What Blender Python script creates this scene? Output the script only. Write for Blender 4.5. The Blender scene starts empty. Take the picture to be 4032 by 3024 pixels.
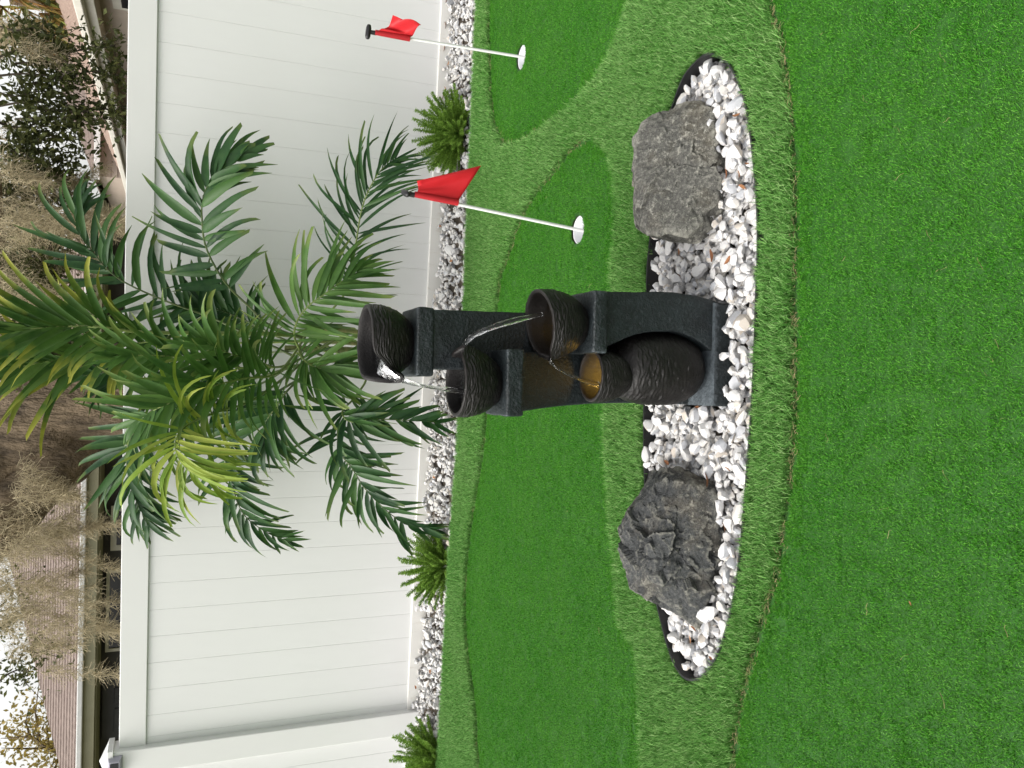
import bpy, bmesh, math, random
import numpy as np
from mathutils import Vector, Matrix, noise
from mathutils.geometry import delaunay_2d_cdt

random.seed(7); rng = np.random.default_rng(7)
S = bpy.context.scene
COL = S.collection
R = math.radians

# ------------------------------------------------------------------ camera, sky, sun, exposure
CAM_H, PITCH, ROLL, FPX = 1.40, 0.38488, 0.01901, 3260.0
FYAW, FDIST = 0.10605, 4.87                       # fence plane: bearing and distance from the camera
cp, sp = math.cos(PITCH), math.sin(PITCH)
RIGHT, DOWN, FWD = Vector((1, 0, 0)), Vector((0, -sp, -cp)), Vector((0, cp, -sp))
ax_r = RIGHT*math.cos(ROLL) - DOWN*math.sin(ROLL)   # to the right in the upright picture
ax_d = RIGHT*math.sin(ROLL) + DOWN*math.cos(ROLL)   # downwards in the upright picture
cam = bpy.data.cameras.new('camera'); cam_o = bpy.data.objects.new('camera', cam); COL.objects.link(cam_o)
mw = Matrix.Identity(4)                            # the photograph lies on its side: its right is the ground
for i, a in enumerate((ax_d, ax_r, -FWD)):
    for j in range(3): mw[j][i] = a[j]
mw[2][3] = CAM_H
cam_o.matrix_world = mw
cam.sensor_fit = 'HORIZONTAL'; cam.sensor_width = 36.0; cam.lens = FPX/4032*36
cam.clip_start = 0.05; cam.clip_end = 800
S.camera = cam_o

SUN_ELEV, SUN_AZ = 55.0, 250.0                     # azimuth clockwise from +Y
w = bpy.data.worlds.new('World'); S.world = w; w.use_nodes = True
wn = w.node_tree.nodes; wl = w.node_tree.links
sky = wn.new('ShaderNodeTexSky'); sky.sky_type = 'NISHITA'; sky.sun_disc = False
sky.sun_elevation = R(SUN_ELEV); sky.sun_rotation = R(SUN_AZ); sky.dust_density = 4.0; sky.air_density = 1.0; sky.ozone_density = 1.0
hsv = wn.new('ShaderNodeHueSaturation'); hsv.inputs['Saturation'].default_value = 0.16   # a milky, overcast sky
bg = wn['Background']; bg.inputs['Strength'].default_value = 0.15
tint = wn.new('ShaderNodeMix'); tint.data_type = 'RGBA'; tint.blend_type = 'MULTIPLY'; tint.inputs[0].default_value = 1.0
tint.inputs[7].default_value = (1.0, 0.98, 0.94, 1)
wl.new(sky.outputs[0], hsv.inputs['Color']); wl.new(hsv.outputs[0], tint.inputs[6]); wl.new(tint.outputs[2], bg.inputs['Color'])
sun = bpy.data.lights.new('sun', 'SUN'); sun.energy = 1.0; sun.angle = R(38); sun.color = (1.0, 0.97, 0.92)
sun_o = bpy.data.objects.new('sun', sun); COL.objects.link(sun_o)
sd = Vector((math.sin(R(SUN_AZ))*math.cos(R(SUN_ELEV)), math.cos(R(SUN_AZ))*math.cos(R(SUN_ELEV)), math.sin(R(SUN_ELEV))))
sun_o.rotation_euler = (-sd).to_track_quat('-Z', 'Y').to_euler()
vs = S.view_settings
vs.view_transform = 'Standard'; vs.look = 'None'; vs.gamma = 1.0; vs.use_curve_mapping = False; vs.exposure = 1.0
S.render.engine = 'CYCLES'
S.cycles.use_denoising = True; S.cycles.max_bounces = 6; S.cycles.diffuse_bounces = 3; S.cycles.glossy_bounces = 3; S.cycles.transparent_max_bounces = 10
S.cycles.caustics_reflective = False; S.cycles.caustics_refractive = False

# ------------------------------------------------------------------ measuring helpers: a bearing read off the photograph + a real distance
FN = Vector((math.sin(FYAW), math.cos(FYAW), 0)); FT = Vector((math.cos(FYAW), -math.sin(FYAW), 0))
CAM = Vector((0, 0, CAM_H)); K = 4032/2212
def bearing(x, y):
    u, v = 3024 - y*K, x*K
    return FWD + ax_r*((u-1512)/FPX) + ax_d*((v-2016)/FPX)
def on_ground(x, y, z=0.0):
    d = bearing(x, y); return CAM + d*((z-CAM_H)/d.z)
def at_y(x, y, Y):
    d = bearing(x, y); return CAM + d*(Y/d.y)
def at_fence(x, y, off):
    d = bearing(x, y); return CAM + d*((FDIST-off)/d.dot(FN))
def fpos(s, off, z):                               # along the fence, out from it, up
    return FT*s + FN*(FDIST-off) + Vector((0, 0, z))

# ------------------------------------------------------------------ object helpers
def tag(o, label=None, cat=None, group=None, kind=None):
    if label: o['label'] = label
    if cat: o['category'] = cat
    if group: o['group'] = group
    if kind: o['kind'] = kind
    return o
def link(name, me, mat=None, parent=None):
    o = bpy.data.objects.new(name, me); COL.objects.link(o)
    if mat is not None and me is not None and not me.materials: me.materials.append(mat)
    if parent is not None:
        o.parent = parent; o.matrix_parent_inverse = Matrix.Translation(-Vector(parent.location)) if parent.type == 'EMPTY' else Matrix.Identity(4)
    return o
def thing(name, label, cat, loc, group=None):
    o = bpy.data.objects.new(name, None); COL.objects.link(o); o.location = loc
    o.empty_display_size = 0.05
    return tag(o, label, cat, group)
def smooth(me, angle=None):
    me.polygons.foreach_set('use_smooth', [True]*len(me.polygons))
    if angle is not None: me.set_sharp_from_angle(angle=R(angle))
    return me
class MB:
    """collects vertices and faces of one mesh"""
    def __init__(s): s.v = []; s.f = []
    def add(s, vs, fs):
        n = len(s.v); s.v.extend(tuple(p) for p in vs); s.f.extend(tuple(i+n for i in f) for f in fs); return s
    def box(s, lo, hi, M=None):
        x0, y0, z0 = lo; x1, y1, z1 = hi
        vs = [Vector(p) for p in ((x0,y0,z0),(x1,y0,z0),(x1,y1,z0),(x0,y1,z0),(x0,y0,z1),(x1,y0,z1),(x1,y1,z1),(x0,y1,z1))]
        if M is not None: vs = [M(p) if callable(M) else M @ p for p in vs]
        return s.add(vs, [(0,3,2,1),(4,5,6,7),(0,1,5,4),(1,2,6,5),(2,3,7,6),(3,0,4,7)])
    def tube(s, pts, rad, n=8, cap=True):
        pts = [Vector(p) for p in pts]; rings = []
        up = Vector((0.31, 0.52, 0.79))
        for i, p in enumerate(pts):
            t = (pts[min(i+1, len(pts)-1)] - pts[max(i-1, 0)]).normalized()
            a = t.cross(up).normalized() if i == 0 else (a - t*a.dot(t)).normalized()
            b = t.cross(a); r = rad[i] if hasattr(rad, '__len__') else rad
            rings.append([p + (a*math.cos(k*2*math.pi/n) + b*math.sin(k*2*math.pi/n))*r for k in range(n)])
        vs = [q for r_ in rings for q in r_]; fs = []
        for i in range(len(pts)-1):
            for k in range(n): fs.append((i*n+k, i*n+(k+1) % n, (i+1)*n+(k+1) % n, (i+1)*n+k))
        if cap: fs.append(tuple(range(n-1, -1, -1))); fs.append(tuple((len(pts)-1)*n+k for k in range(n)))
        return s.add(vs, fs)
    def mesh(s, name='mesh'):
        me = bpy.data.meshes.new(name); me.from_pydata(s.v, [], s.f); me.update(); return me
    def build(s, name, mat, parent=None, bevel=0, segs=2, sm=None):
        me = s.mesh(name)
        if bevel:
            bm = bmesh.new(); bm.from_mesh(me)
            bmesh.ops.bevel(bm, geom=list(bm.edges), offset=bevel, segments=segs, profile=0.5, affect='EDGES', clamp_overlap=True)
            bm.to_mesh(me); bm.free()
        if sm is not None: smooth(me, sm)
        return link(name, me, mat, parent)
def spline(pts, n):
    """Catmull-Rom through the points"""
    P = [Vector(p) for p in pts]; P = [P[0]*2-P[1]] + P + [P[-1]*2-P[-2]]
    m = len(P)-3; out = []
    for i in range(n):
        t = i/(n-1)*m; k = min(int(t), m-1); t -= k
        a, b, c, d = P[k:k+4]
        out.append(0.5*((2*b) + (c-a)*t + (2*a-5*b+4*c-d)*t*t + (3*b-a-3*c+d)*t**3))
    return out
def sheet(outer, holes=(), z=0.0, depth=0.0, skirt_holes=0.0):
    """flat polygon with holes cut out, optional skirt downwards"""
    co, ed = [], []
    for loop in [outer]+list(holes):
        n = len(co); co += [Vector((p[0], p[1])) for p in loop]
        ed += [(n+i, n+(i+1) % len(loop)) for i in range(len(loop))]
    v, e, f, *_ = delaunay_2d_cdt(co, ed, [], 2 if holes else 1, 1e-6)
    def inside(pt, lp):
        c = False; j = len(lp)-1
        for i in range(len(lp)):
            if (lp[i][1] > pt[1]) != (lp[j][1] > pt[1]) and pt[0] < (lp[j][0]-lp[i][0])*(pt[1]-lp[i][1])/(lp[j][1]-lp[i][1])+lp[i][0]: c = not c
            j = i
        return c
    keep = []
    for t in f:
        c = sum((v[i] for i in t), Vector((0, 0)))/len(t)
        if inside(c, outer) and not any(inside(c, h) for h in holes): keep.append(t)
    m = MB(); m.add([(p.x, p.y, z) for p in v], keep)
    loops = ([outer] if depth else []) + (list(holes) if skirt_holes else [])
    for lp in loops:
        d = depth if lp is outer else skirt_holes; n = len(lp)
        m.add([(p[0], p[1], z) for p in lp]+[(p[0], p[1], z-d) for p in lp], [(i, (i+1) % n, n+(i+1) % n, n+i) for i in range(n)])
    return m
def in_poly(P, lp):
    lp = np.asarray([(p[0], p[1]) for p in lp]); x, y = P[:, 0], P[:, 1]
    c = np.zeros(len(P), bool); j = len(lp)-1
    for i in range(len(lp)):
        xi, yi = lp[i]; xj, yj = lp[j]
        if yi != yj:
            c ^= ((yi > y) != (yj > y)) & (x < (xj-xi)*(y-yi)/(yj-yi)+xi)
        j = i
    return c
def dist_poly(P, lp, closed=True):
    lp = np.asarray([(p[0], p[1]) for p in lp]); d = np.full(len(P), 1e9)
    for i in range(len(lp) if closed else len(lp)-1):
        a, b = lp[i], lp[(i+1) % len(lp)]; ab = b-a
        t = np.clip(((P-a)@ab)/max(ab@ab, 1e-12), 0, 1); d = np.minimum(d, np.linalg.norm(P-(a+t[:, None]*ab), axis=1))
    return d

# ------------------------------------------------------------------ materials
def nodes_of(name):
    m = bpy.data.materials.new(name); m.use_nodes = True
    nt = m.node_tree; return m, nt, nt.nodes, nt.links, nt.nodes['Principled BSDF']
def ramp(N, L, src, stops, interp='LINEAR'):
    r = N.new('ShaderNodeValToRGB'); r.color_ramp.interpolation = interp
    e = r.color_ramp.elements
    while len(e) > 1: e.remove(e[-1])
    for i, (p, c) in enumerate(stops):
        el = e[0] if i == 0 else e.new(p)
        el.position = p; el.color = (*c, 1) if len(c) == 3 else c
    L.new(src, r.inputs[0]); return r.outputs[0]
def mixc(N, L, fac, a, b, mode='MIX'):
    m = N.new('ShaderNodeMix'); m.data_type = 'RGBA'; m.blend_type = mode
    for sock, val in ((m.inputs[0], fac), (m.inputs[6], a), (m.inputs[7], b)):
        if isinstance(val, bpy.types.NodeSocket): L.new(val, sock)
        elif isinstance(val, (int, float)): sock.default_value = val
        else: sock.default_value = (*val, 1)
    return m.outputs[2]
def noise_n(N, L, scale, detail=4, rough=0.55, vec=None, dist=0.0):
    n = N.new('ShaderNodeTexNoise'); n.inputs['Scale'].default_value = scale; n.inputs['Detail'].default_value = detail
    n.inputs['Roughness'].default_value = rough; n.inputs['Distortion'].default_value = dist
    if vec is not None: L.new(vec, n.inputs['Vector'])
    return n.outputs['Fac']
def coords(N, L, scale=(1, 1, 1), kind='Object'):
    t = N.new('ShaderNodeTexCoord'); m = N.new('ShaderNodeMapping'); m.inputs['Scale'].default_value = scale
    L.new(t.outputs[kind], m.inputs['Vector']); return m.outputs[0]
def math_n(N, L, op, a, b=0.0):
    m = N.new('ShaderNodeMath'); m.operation = op
    for s_, v in ((m.inputs[0], a), (m.inputs[1], b)):
        if isinstance(v, bpy.types.NodeSocket): L.new(v, s_)
        else: s_.default_value = v
    return m.outputs[0]
def bump(N, L, P, h, strength=0.3, dist=0.01):
    b = N.new('ShaderNodeBump'); b.inputs['Strength'].default_value = strength; b.inputs['Distance'].default_value = dist
    L.new(h, b.inputs['Height']); L.new(b.outputs[0], P.inputs['Normal'])
def rand_val(N, L):
    """one random number for each loose piece of each object"""
    g = N.new('ShaderNodeNewGeometry'); o = N.new('ShaderNodeObjectInfo')
    return math_n(N, L, 'FRACT', math_n(N, L, 'ADD', g.outputs['Random Per Island'], o.outputs['Random']))
def simple(name, c1, c2=None, scale=8, rough=0.6, bs=0.0, bscale=60, bdist=0.005, metal=0.0, stretch=(1, 1, 1), spec=0.5):
    m, nt, N, L, P = nodes_of(name)
    v = coords(N, L, stretch)
    if c2 is None: P.inputs['Base Color'].default_value = (*c1, 1)
    else: L.new(ramp(N, L, noise_n(N, L, scale, 5, 0.6, v), [(0.32, c1), (0.68, c2)]), P.inputs['Base Color'])
    P.inputs['Roughness'].default_value = rough; P.inputs['Metallic'].default_value = metal; P.inputs['Specular IOR Level'].default_value = spec
    if bs: bump(N, L, P, noise_n(N, L, bscale, 4, 0.6, v), bs, bdist)
    return m
def mat_pebble():
    m, nt, N, L, P = nodes_of('white_marble')
    r = rand_val(N, L)
    base = ramp(N, L, r, [(0.0, (0.68, 0.67, 0.655)), (0.30, (0.60, 0.59, 0.585)), (0.50, (0.64, 0.61, 0.565)), (0.66, (0.44, 0.45, 0.475)), (0.84, (0.70, 0.69, 0.675)), (0.95, (0.50, 0.44, 0.37))], 'CONSTANT')
    v = coords(N, L, (1, 1, 1), 'Object')
    vein = noise_n(N, L, 55, 6, 0.65, v, 1.2)
    c = mixc(N, L, ramp(N, L, vein, [(0.45, (0, 0, 0)), (0.66, (0.75, 0.75, 0.75))]), base, (0.36, 0.37, 0.395))
    c = mixc(N, L, ramp(N, L, noise_n(N, L, 24, 3, 0.5, v), [(0.58, (0, 0, 0)), (0.8, (0.35, 0.35, 0.35))]), c, (0.46, 0.39, 0.30))
    L.new(c, P.inputs['Base Color']); P.inputs['Roughness'].default_value = 0.55
    P.inputs['Subsurface Weight'].default_value = 0.0
    bump(N, L, P, noise_n(N, L, 160, 5, 0.65, v), 0.35, 0.003)
    return m
def mat_rock(name, dark, mid, lichen, tan, amount):
    m, nt, N, L, P = nodes_of(name)
    v = coords(N, L)
    g = noise_n(N, L, 130, 6, 0.75, v)
    c = ramp(N, L, g, [(0.30, dark), (0.55, mid), (0.75, tuple(x*1.5 for x in mid))])
    big = noise_n(N, L, 7, 5, 0.65, v, 0.2)
    c = mixc(N, L, ramp(N, L, big, [(0.5, (0, 0, 0)), (0.7, (0.55, 0.55, 0.55))]), c, tan)
    spots = noise_n(N, L, 62, 8, 0.82, v, 0.15); patch = noise_n(N, L, 9, 3, 0.5, v)
    f = math_n(N, L, 'MULTIPLY', ramp(N, L, spots, [(0.52, (0, 0, 0)), (0.64, (1, 1, 1))]), ramp(N, L, patch, [(0.42-amount, (0, 0, 0)), (0.62, (0.85, 0.85, 0.85))]))
    c = mixc(N, L, f, c, lichen)
    gm_ = N.new('ShaderNodeNewGeometry'); c = mixc(N, L, ramp(N, L, math_n(N, L, 'ADD', gm_.outputs['Pointiness'], math_n(N, L, 'MULTIPLY', math_n(N, L, 'SUBTRACT', g, 0.5), 0.10)), [(0.51, (0, 0, 0)), (0.58, (0.55, 0.55, 0.55))]), c, lichen)  # pale highlights along the ridges painted into the colour, in the lichen tone
    L.new(c, P.inputs['Base Color']); P.inputs['Roughness'].default_value = 0.85; P.inputs['Specular IOR Level'].default_value = 0.3
    h = math_n(N, L, 'ADD', math_n(N, L, 'MULTIPLY', noise_n(N, L, 60, 8, 0.7, v), 0.8), math_n(N, L, 'MULTIPLY', noise_n(N, L, 220, 4, 0.7, v), 0.35))
    bump(N, L, P, h, 0.8, 0.012)
    return m
def mat_leaf(name, stops, rough=0.42, transl=0.25, tipcol=(0.22, 0.12, 0.05), tip=0.9, tint_amt=0.35, soft=0.10):
    m, nt, N, L, P = nodes_of(name)
    c = ramp(N, L, rand_val(N, L), stops)
    v = coords(N, L)
    c = mixc(N, L, ramp(N, L, noise_n(N, L, 14, 4, 0.6, v), [(0.35, (0, 0, 0)), (0.75, (tint_amt,)*3)]), c, tuple(min(1, x*1.6) for x in stops[-1][1]))
    at = N.new('ShaderNodeAttribute'); at.attribute_name = 'along'
    edge = math_n(N, L, 'ADD', at.outputs['Fac'], math_n(N, L, 'MULTIPLY', math_n(N, L, 'SUBTRACT', noise_n(N, L, 9, 3, 0.6, v), 0.5), 0.9))
    c = mixc(N, L, ramp(N, L, edge, [(min(tip, 0.999), (0, 0, 0)), (min(1.0, tip+soft), (0.9, 0.9, 0.9) if tip < 1.1 else (0, 0, 0))]), c, tipcol)
    L.new(c, P.inputs['Base Color']); P.inputs['Roughness'].default_value = rough; P.inputs['Specular IOR Level'].default_value = 0.25
    t = N.new('ShaderNodeBsdfTranslucent'); L.new(c, t.inputs['Color'])
    mx = N.new('ShaderNodeMixShader'); mx.inputs[0].default_value = transl
    out = N['Material Output'] if 'Material Output' in N else N.new('ShaderNodeOutputMaterial')
    L.new(P.outputs[0], mx.inputs[1]); L.new(t.outputs[0], mx.inputs[2]); L.new(mx.outputs[0], out.inputs['Surface'])
    return m
def mat_turf(name, stops, rough=0.5, transl=0.15):
    m, nt, N, L, P = nodes_of(name)
    g = N.new('ShaderNodeNewGeometry')
    c = ramp(N, L, g.outputs['Random Per Island'], stops)
    o = N.new('ShaderNodeObjectInfo')
    pos = N.new('ShaderNodeNewGeometry')
    big = noise_n(N, L, 3.0, 3, 0.55, pos.outputs['Position'])
    c = mixc(N, L, ramp(N, L, big, [(0.35, (0.0, 0.0, 0.0)), (0.7, (0.16, 0.16, 0.16))]), c, stops[-1][1])
    L.new(c, P.inputs['Base Color']); P.inputs['Roughness'].default_value = rough; P.inputs['Specular IOR Level'].default_value = 0.12
    t = N.new('ShaderNodeBsdfTranslucent'); L.new(c, t.inputs['Color'])
    mx = N.new('ShaderNodeMixShader'); mx.inputs[0].default_value = transl
    L.new(P.outputs[0], mx.inputs[1]); L.new(t.outputs[0], mx.inputs[2]); L.new(mx.outputs[0], N['Material Output'].inputs['Surface'])
    return m
def mat_resin(name, c1, c2, edge, wear_lo, wear_hi, bscale, bs):
    """painted cast resin with dry-brushed edges"""
    m, nt, N, L, P = nodes_of(name)
    v = coords(N, L)
    c = ramp(N, L, noise_n(N, L, 26, 6, 0.7, v), [(0.35, c1), (0.7, c2)])
    g = N.new('ShaderNodeNewGeometry')
    wear = math_n(N, L, 'ADD', g.outputs['Pointiness'], math_n(N, L, 'MULTIPLY', math_n(N, L, 'SUBTRACT', noise_n(N, L, 70, 4, 0.7, v), 0.5), 0.12))
    c = mixc(N, L, ramp(N, L, wear, [(wear_lo, (0, 0, 0)), (wear_hi, (0.8, 0.8, 0.8))]), c, edge)
    h = noise_n(N, L, bscale, 3, 0.6, v)
    c = mixc(N, L, ramp(N, L, h, [(0.56, (0, 0, 0)), (0.76, (0.16, 0.16, 0.16))]), c, edge)
    L.new(c, P.inputs['Base Color']); P.inputs['Roughness'].default_value = 0.5; P.inputs['Specular IOR Level'].default_value = 0.4
    bump(N, L, P, h, bs, 0.004)
    return m
def mat_water(name, rough=0.02, body=None):
    m, nt, N, L, P = nodes_of(name)
    fr = N.new('ShaderNodeFresnel'); fr.inputs['IOR'].default_value = 1.33
    tr = N.new('ShaderNodeBsdfTransparent'); tr.inputs[0].default_value = (0.93, 0.95, 0.94, 1)
    gl = N.new('ShaderNodeBsdfGlossy'); gl.inputs['Roughness'].default_value = rough; gl.inputs['Color'].default_value = (1, 1, 1, 1)
    b = N.new('ShaderNodeBump'); b.inputs['Strength'].default_value = 0.8; b.inputs['Distance'].default_value = 0.006
    L.new(noise_n(N, L, 90, 3, 0.5, coords(N, L)), b.inputs['Height'])
    L.new(b.outputs[0], gl.inputs['Normal']); L.new(b.outputs[0], fr.inputs['Normal'])
    mx = N.new('ShaderNodeMixShader'); L.new(fr.outputs[0], mx.inputs[0]); L.new(tr.outputs[0], mx.inputs[1]); L.new(gl.outputs[0], mx.inputs[2])
    L.new(mx.outputs[0], N['Material Output'].inputs['Surface'])
    return m
def mat_emit(name, col, strength):
    m, nt, N, L, P = nodes_of(name)
    P.inputs['Base Color'].default_value = (*col, 1); P.inputs['Emission Color'].default_value = (*col, 1); P.inputs['Emission Strength'].default_value = strength
    return m

M = {}
M['peb'] = mat_pebble()
M['vinyl'] = simple('white_vinyl', (0.74, 0.745, 0.74), (0.70, 0.705, 0.70), 2.5, 0.32, 0.0, stretch=(6, 6, 0.6))
def mat_vinyl(name, c, scuff, amt, lo):
    m, nt, N, L, P = nodes_of(name); v = coords(N, L, (3, 3, 0.8))
    c1 = mixc(N, L, ramp(N, L, noise_n(N, L, 2.2, 4, 0.6, v), [(0.3, (0, 0, 0)), (0.7, (0.6, 0.6, 0.6))]), c, tuple(x*0.94 for x in c))
    c1 = mixc(N, L, ramp(N, L, noise_n(N, L, 9, 6, 0.72, v, 0.3), [(lo, (0, 0, 0)), (lo+0.14, (amt,)*3)]), c1, scuff)
    L.new(c1, P.inputs['Base Color']); P.inputs['Roughness'].default_value = 0.36
    bump(N, L, P, noise_n(N, L, 1.5, 2, 0.5, v), 0.05, 0.01); return m
M['vinyl'] = mat_vinyl('white_vinyl_board', (0.74, 0.745, 0.74), (0.50, 0.47, 0.41), 0.35, 0.66)
M['vinyl_low'] = mat_vinyl('grubby_vinyl', (0.74, 0.73, 0.70), (0.48, 0.42, 0.34), 0.45, 0.56)
M['vinyl_rail'] = simple('white_vinyl_rail', (0.72, 0.725, 0.715), (0.69, 0.695, 0.685), 2, 0.35)
M['soil'] = simple('soil', (0.05, 0.038, 0.028), (0.10, 0.08, 0.06), 20, 0.95, 0.5, 80)
M['ground'] = simple('ground', (0.06, 0.07, 0.03), (0.10, 0.09, 0.05), 1.5, 0.95)
M['short_base'] = simple('short_turf_base', (0.014, 0.075, 0.004), (0.020, 0.095, 0.007), 120, 0.8)
M['long_base'] = simple('long_turf_base', (0.016, 0.06, 0.008), (0.03, 0.085, 0.014), 60, 0.9)
M['short'] = mat_turf('short_turf_fibre', [(0.0, (0.019, 0.112, 0.005)), (0.5, (0.040, 0.208, 0.011)), (0.85, (0.078, 0.29, 0.022)), (1.0, (0.18, 0.42, 0.07))])
M['long'] = mat_turf('long_turf_blade', [(0.0, (0.026, 0.125, 0.009)), (0.45, (0.095, 0.28, 0.046)), (0.8, (0.19, 0.40, 0.10)), (1.0, (0.36, 0.53, 0.22))])
M['thatch'] = simple('thatch', (0.16, 0.19, 0.06), (0.46, 0.36, 0.20), 40, 0.8)
M['edging'] = simple('black_edging', (0.008, 0.008, 0.009), (0.016, 0.016, 0.017), 30, 0.45, 0.15, 200)
M['rockR'] = mat_rock('boulder_grey_brown', (0.030, 0.031, 0.029), (0.115, 0.113, 0.102), (0.46, 0.45, 0.39), (0.12, 0.10, 0.065), 0.24)
M['rockL'] = mat_rock('boulder_charcoal', (0.016, 0.018, 0.019), (0.060, 0.063, 0.064), (0.32, 0.31, 0.26), (0.12, 0.10, 0.07), 0.0)
M['slate'] = mat_resin('slate_blue_resin', (0.007, 0.010, 0.0115), (0.017, 0.024, 0.027), (0.17, 0.20, 0.225), 0.54, 0.63, 130, 1.0)
M['bowl'] = mat_resin('dark_bronze_resin', (0.0035, 0.0028, 0.0028), (0.0075, 0.006, 0.0058), (0.045, 0.039, 0.037), 0.52, 0.62, 200, 0.35)
M['water'] = mat_water('water', 0.02)
M['stream'] = simple('stream_water', (1, 1, 1), rough=0.03); 
_p = M['stream'].node_tree.nodes['Principled BSDF']; _p.inputs['Transmission Weight'].default_value = 1.0; _p.inputs['IOR'].default_value = 1.33
bump(M['stream'].node_tree.nodes, M['stream'].node_tree.links, _p, noise_n(M['stream'].node_tree.nodes, M['stream'].node_tree.links, 150, 3, 0.6, coords(M['stream'].node_tree.nodes, M['stream'].node_tree.links, (1, 1, 0.25))), 0.6, 0.006)
M['amber'] = mat_emit('amber_led', (1.0, 0.58, 0.10), 80.0)
M['red'] = simple('red_nylon', (0.50, 0.008, 0.014), (0.58, 0.012, 0.02), 6, 0.6, 0.25, 900, 0.001)
M['red2'] = simple('red_nylon_sleeve', (0.36, 0.006, 0.012), (0.44, 0.008, 0.016), 20, 0.65, 0.25, 900, 0.001)
M['pole'] = simple('white_fibreglass', (0.78, 0.78, 0.77), rough=0.3)
M['cup'] = simple('white_plastic_cup', (0.80, 0.81, 0.84), rough=0.4)
M['black'] = simple('black_plastic', (0.012, 0.012, 0.014), rough=0.45)
M['leaf_dark'] = mat_leaf('palm_leaf_dark', [(0.0, (0.012, 0.040, 0.016)), (0.6, (0.024, 0.072, 0.024)), (1.0, (0.055, 0.125, 0.032))], tip=0.72, soft=0.28, tipcol=(0.10, 0.145, 0.035))
M['leaf_mid'] = mat_leaf('palm_leaf_mid', [(0.0, (0.035, 0.095, 0.020)), (0.6, (0.065, 0.15, 0.030)), (1.0, (0.10, 0.19, 0.042))], tip=0.72, soft=0.28, tipcol=(0.19, 0.24, 0.06))
M['leaf_yel'] = mat_leaf('palm_leaf_yellow', [(0.0, (0.09, 0.19, 0.020)), (0.6, (0.17, 0.27, 0.03)), (1.0, (0.29, 0.34, 0.06))], tip=1.2)
M['leaf_tip'] = mat_leaf('palm_leaf_yellow_tip', [(0.0, (0.022, 0.066, 0.014)), (0.6, (0.045, 0.11, 0.020)), (1.0, (0.085, 0.16, 0.03))], tip=0.55, soft=0.4, tipcol=(0.34, 0.34, 0.05))
M['rachis'] = simple('rachis_green', (0.12, 0.18, 0.04), (0.20, 0.26, 0.07), 20, 0.45)
M['rachis_d'] = simple('rachis_dark', (0.05, 0.09, 0.025), (0.10, 0.13, 0.04), 20, 0.5)
M['cane'] = simple('cane', (0.10, 0.14, 0.04), (0.22, 0.21, 0.08), 12, 0.5, stretch=(1, 1, 3))
M['fern'] = mat_leaf('fern_needle', [(0.0, (0.07, 0.17, 0.018)), (0.6, (0.14, 0.27, 0.03)), (1.0, (0.26, 0.40, 0.07))], rough=0.6, transl=0.3, tip=1.5)
M['fern_core'] = simple('fern_stem', (0.03, 0.07, 0.012), (0.06, 0.11, 0.02), 30, 0.7)
M['dead'] = mat_leaf('dead_leaf', [(0.0, (0.12, 0.045, 0.020)), (0.5, (0.22, 0.085, 0.035)), (1.0, (0.30, 0.16, 0.08))], rough=0.55, transl=0.1, tip=2)
M['bark'] = simple('oak_bark', (0.05, 0.036, 0.022), (0.24, 0.18, 0.115), 9, 0.9, 1.0, 22, 0.06, stretch=(1, 1, 0.35))
M['twig'] = simple('twig', (0.06, 0.05, 0.035), (0.10, 0.08, 0.06), 10, 0.9)
M['oakleaf'] = mat_leaf('oak_leaf', [(0.0, (0.026, 0.036, 0.012)), (0.6, (0.060, 0.076, 0.024)), (1.0, (0.14, 0.15, 0.05))], rough=0.5, transl=0.35, tip=3)
M['sunlit_leaf'] = mat_leaf('painted_sunlit_leaf', [(0.0, (0.14, 0.12, 0.03)), (0.6, (0.24, 0.19, 0.05)), (1.0, (0.36, 0.27, 0.08))], rough=0.5, transl=0.4, tip=3)  # golden backlight from the low sun put into the leaf colour
M['moss'] = mat_leaf('spanish_moss', [(0.0, (0.19, 0.165, 0.105)), (0.5, (0.36, 0.315, 0.205)), (1.0, (0.58, 0.50, 0.34))], rough=0.9, transl=0.4, tip=3)
M['shingle'] = simple('mauve_shingle', (0.16, 0.122, 0.105), (0.25, 0.195, 0.17), 14, 0.9, 0.3, 120)
M['shingle2'] = simple('tan_shingle', (0.26, 0.19, 0.155), (0.36, 0.27, 0.22), 10, 0.9, 0.3, 120)
M['siding'] = simple('beige_siding', (0.42, 0.345, 0.285), (0.47, 0.39, 0.325), 4, 0.7)
M['stucco'] = simple('tan_stucco', (0.40, 0.34, 0.285), (0.46, 0.39, 0.33), 6, 0.85, 0.3, 90)
M['trim'] = simple('cream_trim', (0.62, 0.60, 0.53), (0.55, 0.53, 0.46), 6, 0.6)
M['gutter'] = simple('pale_gutter', (0.50, 0.51, 0.50), (0.60, 0.60, 0.58), 9, 0.45)
M['fascia'] = simple('olive_fascia', (0.235, 0.225, 0.14), (0.28, 0.27, 0.175), 6, 0.7)
M['darkwall'] = simple('dark_wall', (0.045, 0.043, 0.040), (0.065, 0.06, 0.056), 5, 0.8)
M['door'] = simple('charcoal_door', (0.035, 0.036, 0.038), (0.05, 0.05, 0.052), 5, 0.6)
M['glass'] = simple('dark_glass', (0.012, 0.014, 0.016), rough=0.08)
M['lilac'] = simple('grey_solar_case', (0.36, 0.35, 0.42), rough=0.35)
M['fire'] = mat_leaf('rust_frond', [(0.0, (0.14, 0.06, 0.02)), (0.5, (0.24, 0.11, 0.03)), (1.0, (0.16, 0.20, 0.04))], rough=0.7, tip=3)

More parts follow.
